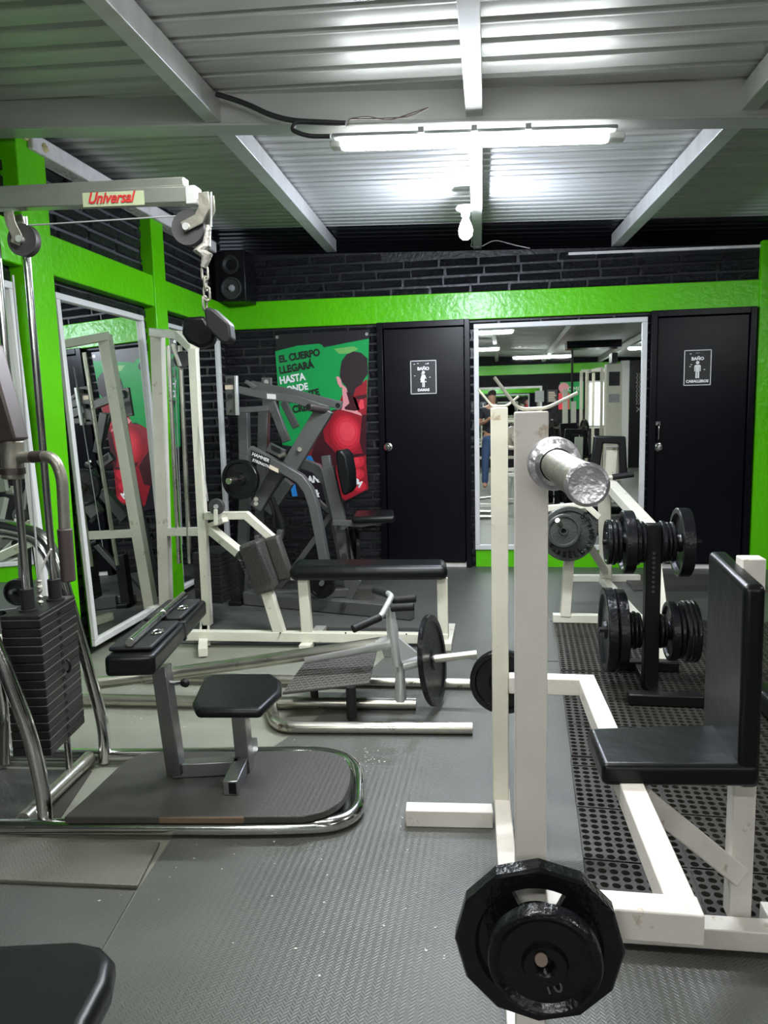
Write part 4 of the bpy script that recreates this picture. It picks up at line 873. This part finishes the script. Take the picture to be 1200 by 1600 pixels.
tm_ = MB(); a_ = P(140, 320, y=2.225); b_ = P(205, 317, y=2.225); 
def pulley(c, r, br_pts, nm):
    MB().lathe(c, (0, -1, 0), [(.012, -.014), (r * .72, -.012), (r, -.014), (r * .90, -.004), (r * .90, .004), (r, .014), (r * .72, .012), (.012, .014)], 32).build('pulley_wheel', 'wheel_grey', ug)
    MB().cyl(c + Vector((0, -.03, 0)), c + Vector((0, .03, 0)), .011).build('pulley_axle', 'aluminium', ug)
    for dy in (-.022, .022):
        MB().bsweep([p + Vector((0, dy, 0)) for p in br_pts], .005, .034, (0, 1, 0)).build('pulley_fork', 'cast_metal', ug, .002)
pulley(P(296, 357, y=2.25), .052, [P(322, 303, y=2.25), P(324, 325, y=2.25), P(315, 345, y=2.25), P(290, 358, y=2.25)], 0)
pulley(P(38, 376, y=2.25), .050, [P(20, 333, y=2.25), P(24, 352, y=2.25), P(34, 372, y=2.25), P(30, 384, y=2.25)], 0)
MB().cyl(P(45, 352, y=2.25), P(300, 336, y=2.25), .0025, None, 8).build('lift_cable', 'plastic_grey', ug)
# press lever over the stack
LB = 'lever_brown'; yl = 1.75
MB().beam(P(-20, 540, y=yl), P(22, 690, y=yl), .05, .06, up=(0, 1, 0)).build('press_lever', LB, ug, .006)
MB().beam(P(-120, 480, y=yl), P(-12, 560, y=yl), .05, .06, up=(0, 1, 0)).build('press_lever', LB, ug, .006)
MB().cyl(P(19, 688, y=yl), P(20, 748, y=yl), .028, None, 28).build('lever_collar', 'cast_metal', ug, .003)
MB().lathe(P(20, 736, y=yl), Z3, [(.024, -.01), (.031, -.008), (.031, .008), (.024, .010)], 28).build('collar_ring', LB, ug)
MB().sweep(rnd([P(22, 715, y=yl), P(84, 713, y=yl - .02), P(97, 745, y=yl - .02), P(101, 830, y=yl - .02)], .045, 8), 0.0145, 18).build('lever_handle', 'cast_metal', ug)
MB().cyl(P(101, 826, y=yl - .02), P(107, 908, y=yl - .02), .0185, None, 20).build('handle_grip', 'brown_grip', ug, .003)
MB().cyl(P(50, 714, y=yl - .01), P(68, 713, y=yl - .015), .0155, None, 20).build('handle_sleeve', LB, ug)
# hanging chain and ab straps
hs = thing('hanging_strap_set', 'black padded strap pair hanging by a taped chain from the right pulley', 'strap', P(322, 545, y=2.25))
MB().sweep([P(326, 352, y=2.25), P(323, 382, y=2.25), P(312, 392, y=2.25), P(324, 400, y=2.25), P(318, 418, y=2.25)], [.008, .014, .022, .018, .010], 12).build('taped_knot', 'tape', hs)
MB().sweep([P(330, 300, y=2.25), P(330, 355, y=2.25)], .0035, 8).build('hanging_cable', 'plastic_grey', hs)
def link(c, l, wd, tilt):
    pts = []
    for t in [2 * pi * i / 20 for i in range(20)]:
        x = cos(t) * wd; z = sin(t) * wd + (l if sin(t) > 0 else -l); pts.append(c + Vector((x * cos(tilt), x * sin(tilt), z)))
    MB().sweep(pts, .0038, 8, True).build('chain_link', 'cast_metal', hs)
for k, (a, b, tl) in enumerate(((320, 427, .3), (321, 443, 1.6), (323, 459, .5), (320, 474, 1.3))): link(P(a, b, y=2.25), .012, .009, tl)
MB().poly_prism([P(a, b, y=2.22) for a, b in ((318, 485), (322, 479), (332, 482), (358, 505), (361, 530), (355, 537), (345, 535), (322, 512))], Vector((0, .05, 0))).build('strap_pad', 'vinyl_matt', hs, .008, 3)
MB().poly_prism([P(a, b, y=2.27) for a, b in ((283, 500), (292, 495), (318, 493), (335, 520), (330, 538), (312, 545), (292, 535), (283, 522))], Vector((0, .045, 0))).build('strap_pad', 'vinyl', hs, .012, 3)

# ------------------------------------------------------------------ grey plate-loaded row machine
hr = thing('plate_loaded_row_machine', 'grey plate-loaded pulldown machine with X-shaped levers in front of the banner', 'exercise machine', (-1.3, 5.0, 0))
GE = 'grey_enamel'; y1, y2 = 4.85, 5.30
def bar(pts, yy, wpx, d=.06, name='frame_tube', m=GE):
    w = wpx / 1155 * yy
    return MB().bsweep([P(p[0], p[1], y=p[2] if len(p) > 2 else yy) for p in pts], d, w, (0, 1, 0)).build(name, m, hr, .004)
bar([(381, 638), (384, 760), (376, 945)], y2 - .1, 16, .07, 'rear_post')
bar([(413, 640), (411, 720), (406, 835)], y2 + .05, 16, .07, 'rear_post')
bar([(375, 860), (370, 943, 4.9)], 4.95, 17, .07, 'front_post', 'black_steel')
bar([(361, 587), (362, 649)], y1, 17, .03, 'pivot_bracket'); bar([(417, 590), (418, 636)], y2 + .2, 16, .03, 'pivot_bracket')
bar([(369, 587), (371, 649)], y1 - .03, 5, .03, 'bracket_flange', 'aluminium')
for a, b in ((358, 595), (359, 619), (361, 642)): MB().cyl(P(a, b, y=y1 - .02), P(a, b, y=y1 - .045), .017 if b < 630 else .007, None, 14).build('bolt', 'black_steel', hr)
MB().cyl(P(416, 597, y=y2 + .18), P(416, 597, y=y2 + .15), .018).build('bolt', 'cast_metal', hr)
bar([(372, 641), (421, 638)], y1 + .05, 9, .05, 'cross_tube')
bar([(384, 596), (392, 601), (400, 606)], y1 + .05, 6, .04, 'link_bar')
bar([(373, 609), (420, 619), (462, 624), (512, 640)], y1 + .02, 12, .05, 'pull_arm')
bar([(393, 601), (460, 615), (534, 634)], y2 + .05, 13, .05, 'pull_arm')
bar([(424, 628), (448, 690)], y2, 13, .04, 'brace'); bar([(443, 628), (463, 668)], y2 + .15, 11, .04, 'brace')
bar([(509, 638), (455, 728)], y1 - .02, 27, .07, 'lever'); bar([(440, 725), (401, 793)], y1 + .10, 22, .07, 'lever')
bar([(452, 752), (420, 800)], y2, 17, .07, 'lever')
bar([(390, 703), (445, 733), (470, 748), (483, 766), (491, 790), (499, 830), (508, 880), (511, 915)], y1 - .08, 15, .075, 'curved_frame')
bar([(420, 698), (444, 710)], y2 - .02, 15, .05, 'label_arm')
bar([(466, 722), (495, 732), (511, 752), (520, 790), (536, 870), (540, 905)], y2 + .05, 16, .075, 'curved_frame')
bar([(528, 790), (505, 822)], y2 + .0, 9, .04, 'brace'); bar([(500, 832), (432, 925)], y2 + .1, 9, .04, 'brace'); bar([(497, 782), (515, 800)], y2 + .2, 7, .03, 'brace')
bar([(512, 730), (527, 795), (545, 885), (549, 918)], y2 - .12, 20, .06, 'seat_column')
bar([(541, 825), (549, 885)], y2 - .16, 3, .03, 'adjusting_strip', 'black_steel')
for a, b in ((530, 819), (533, 847), (538, 868)): MB().cyl(P(a, b, y=y2 - .15), P(a, b, y=y2 - .19), .019 if b > 820 else .014, None, 14).build('bolt', 'black_steel' if b > 820 else 'cast_metal', hr)
bar([(520, 816), (566, 819), (614, 810)], y2 - .25, 9, .05, 'seat_bracket')
ps_ = [P(549, 808, y=y2 - .32), P(617, 806, y=y2 - .30), P(614, 795, y=y2 - .05), P(556, 797, y=y2 - .05)]
pad('seat', ps_, .05, hr, bev=.02, nrm=(0, 0, 1))
MB().cyl(P(566, 826, y=y2 - .2), P(588, 827, y=y2 - .2), .022).build('adjust_knob', 'rubber', hr)
bar([(509, 712), (513, 740), (520, 755)], y2 - .1, 14, .05, 'pad_bracket')
MB().poly_prism([P(a, b, y=y2 - .30) for a, b in ((524, 704), (533, 703), (541, 712), (546, 740), (547, 765), (540, 775), (534, 772), (527, 740))], Vector((0, .26, 0))).build('chest_pad', 'vinyl', hr, .018, 4, angle=80)
MB().cyl(P(482, 636, y=y1 - .16), P(512, 641, y=y1 - .02), .026, None, 22).build('handle_tube', 'lever_brown', hr, .002)
MB().cyl(P(481, 636, y=y1 - .165), P(483, 636, y=y1 - .155), .019).build('tube_opening', 'black_steel', hr)
MB().lathe(P(529, 634, y=y2), (0, -1, 0), [(.018, 0), (.030, 0), (.030, .03), (.018, .03), (.018, 0)], 22).build('pivot_ring', GE, hr)
MB().cyl(P(529, 634, y=y2), P(529, 634, y=y2 - .01), .019).build('tube_opening', 'black_steel', hr)
MB().poly_prism([P(a, b, y=y1 - .05) for a, b in ((424, 716), (440, 712), (450, 718), (448, 728), (436, 726))], Vector((0, .08, 0))).build('stop_block', 'black_steel', hr, .004)
MB().cyl(P(436, 713, y=y1 - .1), P(446, 709, y=y1 - .1), .014).build('pivot_bolt', 'cast_metal', hr)
for a, b in ((468, 702), (400, 787), (400, 780)): MB().cyl(P(a, b, y=y1 - .06), P(a, b, y=y1 - .09), .015, None, 14).build('bolt', 'cast_metal', hr)
# handles
bar([(408, 840, 4.8), (427, 848, 4.8), (437, 840, 4.8), (438, 828, 4.8)], 4.8, 9, .05, 'handle_hook')
bar([(402, 836), (404, 865)], 4.8, 8, .04, 'handle_hook')
MB().sweep(rnd([P(421, 782, y=4.75), P(428, 800, y=4.75), P(428, 825, y=4.75)], .06), .010, 12).build('pull_handle', 'black_steel', hr)
MB().sweep(rnd([P(424, 778, y=5.0), P(440, 815, y=5.0), P(443, 842, y=5.0), P(420, 836, y=5.0)], .06), .022, 12).build('pull_handle', 'rubber', hr)
# base
MB().beam(P(384, 934, z=.052), P(645, 957, z=.052), .07, .085).build('base_rail', GE, hr, .004)
MB().beam(P(372, 932, z=.04), P(545, 925, z=.04), .06, .06).build('base_rail', GE, hr, .004)
MB().beam(P(560, 905, y=4.95), P(545, 935, y=4.95), .02, .05).build('base_gusset', GE, hr, .003)
MB().cyl(P(536, 946, y=4.69), P(536, 946, y=4.64), .018, None, 14).build('bolt', 'black_steel', hr)
q = P(371, 946, y=4.88); MB().box((q.x - .045, 4.83, .006), (q.x + .045, 4.95, .035)).build('foot', 'black_steel', hr, .004)
q = P(585, 950, y=4.85); MB().box((q.x - .04, 4.80, .006), (q.x + .04, 4.90, .03)).build('foot', 'black_steel', hr, .004)
# labels
def sticker(px, py, wpx, hpx, yy, m='sticker', slope=0, lt=None):
    a = P(px - wpx / 2, py, y=yy); b = P(px + wpx / 2, py + slope, y=yy); h = hpx / 1155 * yy / 2; u = Vector((0, 0, h))
    MB().poly_prism([a - u, b - u, b + u, a + u], Vector((0, .001, 0))).build('sticker', m, hr)
    if lt:
        n = len(lt)
        for i, s_ in enumerate(lt):
            zc = h - (i + .82) * 2 * h / n
            text('sticker_lettering', s_, 'white_print' if m == 'black_print' else 'red_print', hr, a.lerp(b, .06) + Vector((0, -.0015, zc)), a.lerp(b, .94) + Vector((0, -.0015, zc)), depth=.0005, bold=.02)
sticker(358, 605, 13, 7, y1 - .017, 'sticker'); sticker(424, 619, 14, 8, y1 - .008, 'plastic_white', 1); sticker(428, 729, 14, 7, y1 - .125, 'sticker', 7)
sticker(407, 712, 30, 19, y1 - .122, 'black_print', 13, ['HAMMER', 'STRENGTH'])
sticker(431, 699, 15, 8, y2 - .05, 'black_print', 6)
for (a, b, yy, R, lb) in ((376, 749, 4.74, .134, 'black plate loaded on the left lever peg of the grey machine'), (503, 912, 4.66, .095, 'black plate on the low peg of the grey machine, seen under the flat bench')):
    plate(P(a, b, y=yy), (.15, 1, 0), R, .04, lb)
plate(P(553, 852, y=5.3), (1, .45, 0), .15, .035, 'black plate behind the seat column of the grey machine')
MB().cyl(P(376, 748, y=4.80), P(357, 752, y=4.60), .021, None, 20).build('plate_horn', 'worn_chrome', hr, .002)
MB().cyl(P(400, 742, y=4.92), P(376, 748, y=4.78), .019).build('plate_horn', GE, hr)
MB().cyl(P(508, 905, y=4.80), P(502, 912, y=4.60), .016).build('plate_horn', GE, hr)

# ------------------------------------------------------------------ cropped benches at the edges
cbn = thing('foreground_bench', 'black vinyl bench seat cut off by the lower left corner', 'weight bench', (-.75, .85, 0))
zc = .455
pts = [P(-160, 1490, z=zc), P(-60, 1478, z=zc), P(0, 1470, z=zc), P(120, 1464, z=zc), P(160, 1472, z=zc), P(179, 1492, z=zc), P(172, 1530, z=zc), P(140, 1590, z=zc), P(110, 1680, z=zc), P(-160, 1720, z=zc)]
pad('seat', pts, .055, cbn, bev=.02, nrm=(0, 0, 1), seg=5)
MB().box((-.86, .82, .006), (-.81, .87, .40)).build('post', 'white_paint', cbn, .003); MB().box((-.98, .70, .006), (-.70, .95, .04)).build('foot', 'white_paint', cbn, .003)
eb = thing('edge_bench', 'black padded bench just entering at the right picture edge beyond the seat post', 'weight bench', (1.62, 3.3, 0))
e0 = P(1188, 1100, y=3.1)
MB().box((e0.x + .005, 2.95, e0.z - .05), (e0.x + .6, 3.25, e0.z + .045)).build('seat', 'vinyl', eb, .03, 4)
MB().box((e0.x + .25, 3.05, .02), (e0.x + .30, 3.15, e0.z - .05)).build('leg', 'white_paint', eb, .003); MB().box((e0.x + .1, 2.97, .016), (e0.x + .45, 3.23, .05)).build('foot', 'white_paint', eb, .003)
q = P(1194, 1437, z=.04); 
ef = thing('white_foot_tube', 'end of a white square floor tube at the right edge, above the rack base', 'frame', (q.x, q.y, .015))
MB().box((q.x, q.y - .02, .016), (q.x + .5, q.y + .035, .066)).build('tube', WN, ef, .003)

# ------------------------------------------------------------------ the room behind the camera (seen in the mirror)
def R(px, py, y):
    v = P(px, py, y=2 * (YB - .01) - y); v.y = y; return v
def RX(px, y): return R(px, 620, y).x
for i, (lx, ly) in enumerate(REAR_LAMPS):
    t = thing('tube_lamp', ['nearest fluorescent batten reflected at the top left of the back mirror', 'second fluorescent batten reflected in the back mirror, below the first', 'rear fluorescent batten on the ceiling, left row end', 'rear fluorescent batten on the ceiling, centre row end', 'rear fluorescent batten on the right side aisle', 'fluorescent batten over the right side aisle beside the rack'][i], 'lamp', (lx, ly, 2.44), 'fluorescent ceiling battens')
    MB().box((lx - .6, ly - .035, 2.44), (lx + .6, ly + .035, 2.47)).build('diffuser', 'tube_glow', t, .006); MB().box((lx - .62, ly - .05, 2.47), (lx + .62, ly + .05, 2.515)).build('housing', 'plastic_grey', t)
yr = YR + .04
# window, mirror, banner, box on the rear wall
w0, w1 = RX(922, yr), RX(938, yr)
wn = struct(MB().box((w0, yr - .03, .95), (w1 + .5, yr, 1.95)).build('window_1', 'window_glow'))
MB().box((w0 - .05, yr - .035, .90), (w1 + .55, yr - .02, 2.0)).build('window_frame', 'mirror_frame', wn)
mirror('mirror on the rear wall, seen small within the back mirror', (1.0, YR + .03, .5), (-2.2, 0, 0), (0, 0, 1.42), (0, 1, 0), .05)
bx = R(843, 620, yr); tag(MB().box((bx.x - .1, yr - .02, bx.z - .12), (bx.x + .1, yr + .05, bx.z + .14)).build('electric_box', 'plastic_grey'), 'grey switch box on the rear brick wall, seen in the back mirror', 'electrical box')
bx = R(863, 619, yr); pst = thing('wall_poster', 'small orange and dark poster on the rear wall, seen in the back mirror', 'poster', (bx.x, yr, bx.z - .15))
MB().box((bx.x - .12, yr - .01, bx.z - .15), (bx.x + .12, yr, bx.z + .15)).build('poster_sheet', 'black_print', pst)
for k in range(6): MB().box((bx.x - .09, yr, bx.z - .12 + k * .04), (bx.x + .09 - .02 * (k % 3), yr + .002, bx.z - .10 + k * .04)).build('poster_print', 'sticker', pst)
ba = R(875, 640, yr); bb = R(912, 596, yr); b2 = thing('wall_banner', 'green banner with a pink-lit face on the rear wall, seen in the back mirror', 'banner', ((ba.x + bb.x) / 2, yr, ba.z))
MB().box((ba.x, yr - .01, ba.z), (bb.x, yr, bb.z)).build('banner_sheet', 'ban_green', b2)
hc = R(881, 606, yr); MB().lathe(hc, (0, 1, 0), [(0, 0), (.12, 0), (.12, .002), (0, .002)], 24).build('head_print', 'ban_pink', b2)
MB().box((hc.x - .12, yr, hc.z - .5), (hc.x + .13, yr + .002, hc.z - .12)).build('body_print', 'ban_bright', b2)
text('banner_lettering', 'TIMO', 'white_print', b2, (bb.x - .02, yr + .003, hc.z - .08), (bb.x - .36, yr + .003, hc.z - .08), depth=.001)
# dark glazed panel with white lattice lettering
pa, pb = R(978, 860, -4.9), R(1012, 505, -4.9)
dp = thing('dark_glazed_panel', 'dark panel with white lattice pattern in a pale frame, at the mirror right side', 'panel', ((pa.x + pb.x) / 2, -4.9, 0))
MB().box((pa.x, -4.95, 0.006), (pb.x + .4, -4.9, 2.40)).build('panel', 'black_steel', dp)
MB().box((RX(970, -4.85), -4.98, 0.006), (pa.x, -4.86, 2.40)).build('frame_post', 'mirror_frame', dp)
lt = MB()
for k in range(7):
    for j in range(4):
        c = Vector((pa.x + .16 + j * .055, -4.898, 1.42 + k * .10)); lt.beam(c, c + Vector((.03, 0, .05)), .004, .018, up=(0, 1, 0)); lt.beam(c + Vector((.03, 0, .05)), c + Vector((0, 0, .10)), .004, .018, up=(0, 1, 0))
lt.build('lattice_print', 'white_print', dp)
text('panel_lettering', 'EX', 'plastic_grey', dp, (pa.x + .34, -4.895, 1.26), (pa.x + .16, -4.895, 1.26), depth=.001)
# cream tower and white cage
def tube(p, q, w=.05, m='white_paint', name='frame_tube', parent=None): return MB().beam(p, q, w, w).build(name, m, parent, .003)
yt = -1.6
tw = thing('cable_tower', 'cream cable tower with black screens standing behind the viewer, seen in the mirror', 'exercise machine', (RX(960, yt), yt, 0))
xa_, xb_ = RX(947, yt), RX(972, yt)
MB().box((xa_, yt - .25, .006), (xb_, yt, 2.15)).build('tower_body', 'white_paint', tw, .01)
MB().box((RX(951, yt), yt, 1.75), (RX(968, yt), yt + .01, 2.0)).build('black_panel', 'black_steel', tw)
MB().box((RX(951, yt), yt, 1.45), (RX(968, yt), yt + .01, 1.60)).build('label_panel', 'plastic_grey', tw)
MB().box((xa_ + .05, yt - .05, 2.15), (xa_ + .15, yt + .3, 2.32)).build('pulley_arm', 'black_steel', tw)
cg = thing('power_cage', 'white tube cage beside the cream tower behind the viewer, seen in the mirror', 'exercise machine', (RX(925, -2.6), -2.6, 0))
for px_, yy in ((908, -2.9), (917, -3.3), (927, -3.8), (940, -2.2), (946, -2.9)):
    tube((RX(px_, yy), yy, .006), (RX(px_, yy), yy, 2.1), .055, parent=cg, name='post')
tube((RX(908, -2.9), -2.9, 2.1), (RX(946, -2.9), -2.9, 2.1), parent=cg, name='top_rail'); tube((RX(940, -2.2), -2.2, 2.1), (RX(917, -3.3), -3.3, 2.1), parent=cg, name='top_rail')
tube((RX(908, -2.9), -2.9, 1.0), (RX(946, -2.9), -2.9, 1.0), .03, 'chrome', 'cross_bar', cg)
# incline press machine
yi = -.9
ip = thing('incline_press', 'white incline press with black back pad behind the viewer, seen in the mirror', 'exercise machine', (RX(892, yi), yi, 0))
c0, c1_ = R(893, 722, yi + .35), R(888, 662, yi - .05)
MB().beam(c0, c1_, .32, .07, up=(0, 1, 0)).build('back_pad', 'vinyl', ip, .02, 4)
for a, t_, b_ in ((883, 608, 668), (896, 627, 668)): MB().beam(R(a, t_, yi - .2), R(a, b_, yi - .2), .09, .06, up=(0, 1, 0)).build('upright', 'white_paint', ip, .003)
MB().beam(R(883, 668, yi - .2), (RX(883, yi), yi - .5, .03), .07, .07).build('upright', 'white_paint', ip, .003); MB().beam(R(896, 668, yi - .2), (RX(896, yi), yi - .5, .03), .07, .07).build('upright', 'white_paint', ip, .003)
MB().beam((RX(889, yi), yi - .6, .035), (RX(889, yi), yi + .8, .035), .06, .06).build('base_rail', 'white_paint', ip, .003)
MB().beam(c0, (c0.x, yi + .5, .06), .05, .05).build('seat_support', 'white_paint', ip, .003)
MB().cyl(R(860, 668, yi - .15), R(917, 668, yi - .15), .02).build('plate_axle', 'chrome', ip)
q = R(888, 560, yi - .3); MB().cyl(R(894, 545, yi - .3), R(894, 650, yi - .3), .02).build('cable_post', 'black_steel', ip)
for a, s_ in ((864, 'left'), (913, 'right')):
    plate(R(a, 672, yi - .15), (1, .5, 0), .19, .05, 'black plate on the %s side of the incline press seen in the mirror' % s_)
# pale bench rack further left
bk = thing('bench_rack', 'pale low rack with crossbars behind the viewer, at the left of the back mirror', 'exercise machine', (.05, -2.0, 0))
for z_ in (.45, .80, 1.15): tube((-.5, -2.0, z_), (.75, -2.0, z_), .05, parent=bk, name='shelf_rail')
for x_ in (-.5, .12, .75): tube((x_, -2.03, .006), (x_, -2.03, 1.2), .05, parent=bk, name='post')
for i in range(6):
    x_ = -.42 + i * .2; t = thing('dumbbell', 'black round dumbbell on the pale rack behind the viewer, seen in the mirror', 'dumbbell', (x_, -2.0, .825), 'dumbbells on the pale rack')
    MB().cyl((x_, -2.12, .885), (x_, -1.88, .885), .014).build('grip', 'chrome', t)
    for yy in (-2.12, -1.92): MB().cyl((x_, yy, .885), (x_, yy + .05, .885), .06).build('head', 'rubber', t, .006)
# dark boxed duct under the roof
q0, q1 = R(886, 530, -.2), R(972, 517, -.2)
tag(MB().box((q0.x, -.6, 2.33), (q1.x, -.2, 2.45)).build('dark_duct', 'door_black'), 'dark boxed duct under the roof reflected at the top of the back mirror', 'duct')

# ------------------------------------------------------------------ the photographer (seen in slivers in the mirror)
ps = bpy.data.objects.new('person', None)
def skin_mesh(name, verts, edges, radii, m, parent, sub=2):
    me = bpy.data.meshes.new(name); me.from_pydata(verts, edges, []); o = bpy.data.objects.new(name, me); COL.objects.link(o)
    md = o.modifiers.new('skin', 'SKIN'); sv = me.skin_vertices[0].data
    for i, r in enumerate(radii): sv[i].radius = (r, r) if isinstance(r, float) else r
    sv[0].use_root = True
    s = o.modifiers.new('subd', 'SUBSURF'); s.levels = sub; s.render_levels = sub
    dg = bpy.context.evaluated_depsgraph_get(); me2 = bpy.data.meshes.new_from_object(o.evaluated_get(dg)); bpy.data.objects.remove(o)
    me2.materials.clear(); me2.materials.append(MT[m]); o = bpy.data.objects.new(name, me2); COL.objects.link(o)
    fin(o, parent, angle=180); return o
bxp, byp = -0.12, -0.42
COL.objects.link(ps); ps.location = (bxp, byp, .006)
ps['label'] = 'person in dark T-shirt and blue jeans holding a phone, glimpsed in the back mirror'; ps['category'] = 'person'
def O(x, y, z): return (bxp + x, byp + y, z)
V_ = [O(0, 0, .90), O(0, 0, 1.05), O(0, -.01, 1.25), O(0, -.01, 1.38), O(0, 0, 1.46), O(0, .01, 1.55), O(0, .01, 1.63),
      O(-.17, -.01, 1.36), O(-.22, -.02, 1.12), O(-.12, .20, 1.16), O(-.02, .30, 1.235),
      O(.17, -.01, 1.36), O(.24, -.02, 1.12), O(.20, .20, 1.16), O(.16, .30, 1.235),
      O(-.10, 0, .86), O(-.12, .02, .50), O(-.13, -.01, .10), O(-.13, .10, .05),
      O(.10, 0, .86), O(.12, .02, .50), O(.13, -.01, .10), O(.13, .10, .05)]
E_ = [(0, 1), (1, 2), (2, 3), (3, 4), (4, 5), (5, 6), (3, 7), (7, 8), (8, 9), (9, 10), (3, 11), (11, 12), (12, 13), (13, 14), (0, 15), (15, 16), (16, 17), (17, 18), (0, 19), (19, 20), (20, 21), (21, 22)]
Rr = [.13, .115, .125, .10, .048, .075, .07, .055, .042, .032, .024, .055, .042, .032, .024, .085, .055, .042, .035, .085, .055, .042, .035]
skin_mesh('body', V_, E_, Rr, 'skin', ps)
skin_mesh('shirt', [O(0, 0, .93), O(0, 0, 1.05), O(0, -.01, 1.25), O(0, -.01, 1.37), O(0, -.01, 1.41), O(-.17, -.01, 1.365), O(-.205, -.017, 1.20), O(.17, -.01, 1.365), O(.215, -.017, 1.20)], [(0, 1), (1, 2), (2, 3), (3, 4), (3, 5), (5, 6), (3, 7), (7, 8)], [.145, .135, .145, .115, .065, .070, .058, .070, .058], 'shirt', ps)
skin_mesh('jeans', [O(0, 0, .96), O(0, 0, .88), O(-.10, 0, .82), O(-.12, .02, .50), O(-.13, -.01, .08), O(.10, 0, .82), O(.12, .02, .50), O(.13, -.01, .08)], [(0, 1), (1, 2), (2, 3), (3, 4), (1, 5), (5, 6), (6, 7)], [.145, .14, .10, .07, .06, .10, .07, .06], 'jeans', ps)
skin_mesh('hair', [O(0, -.02, 1.58), O(0, -.015, 1.66), O(0, .02, 1.685)], [(0, 1), (1, 2)], [.08, .085, .06], 'hair', ps)
for sx, x0, sg in ((-1, -.02, 1), (1, .16, -1)):
    for k in range(5):
        b0_ = O(x0, .31, 1.225 + k * .014); e_ = O(x0 + sg * .03, .345, 1.222 + k * .016); e2_ = O(x0 + sg * .065, .335, 1.222 + k * .016)
        skin_mesh('finger', [b0_, e_, e2_], [(0, 1), (1, 2)], [.010, .009, .0075], 'skin', ps, 1)
tag(MB().box((bxp + .00, -.092, 1.225), (bxp + .148, -.083, 1.30)).build('phone', 'black_print', None, .003), 'black phone held in both hands at chest height', 'phone')
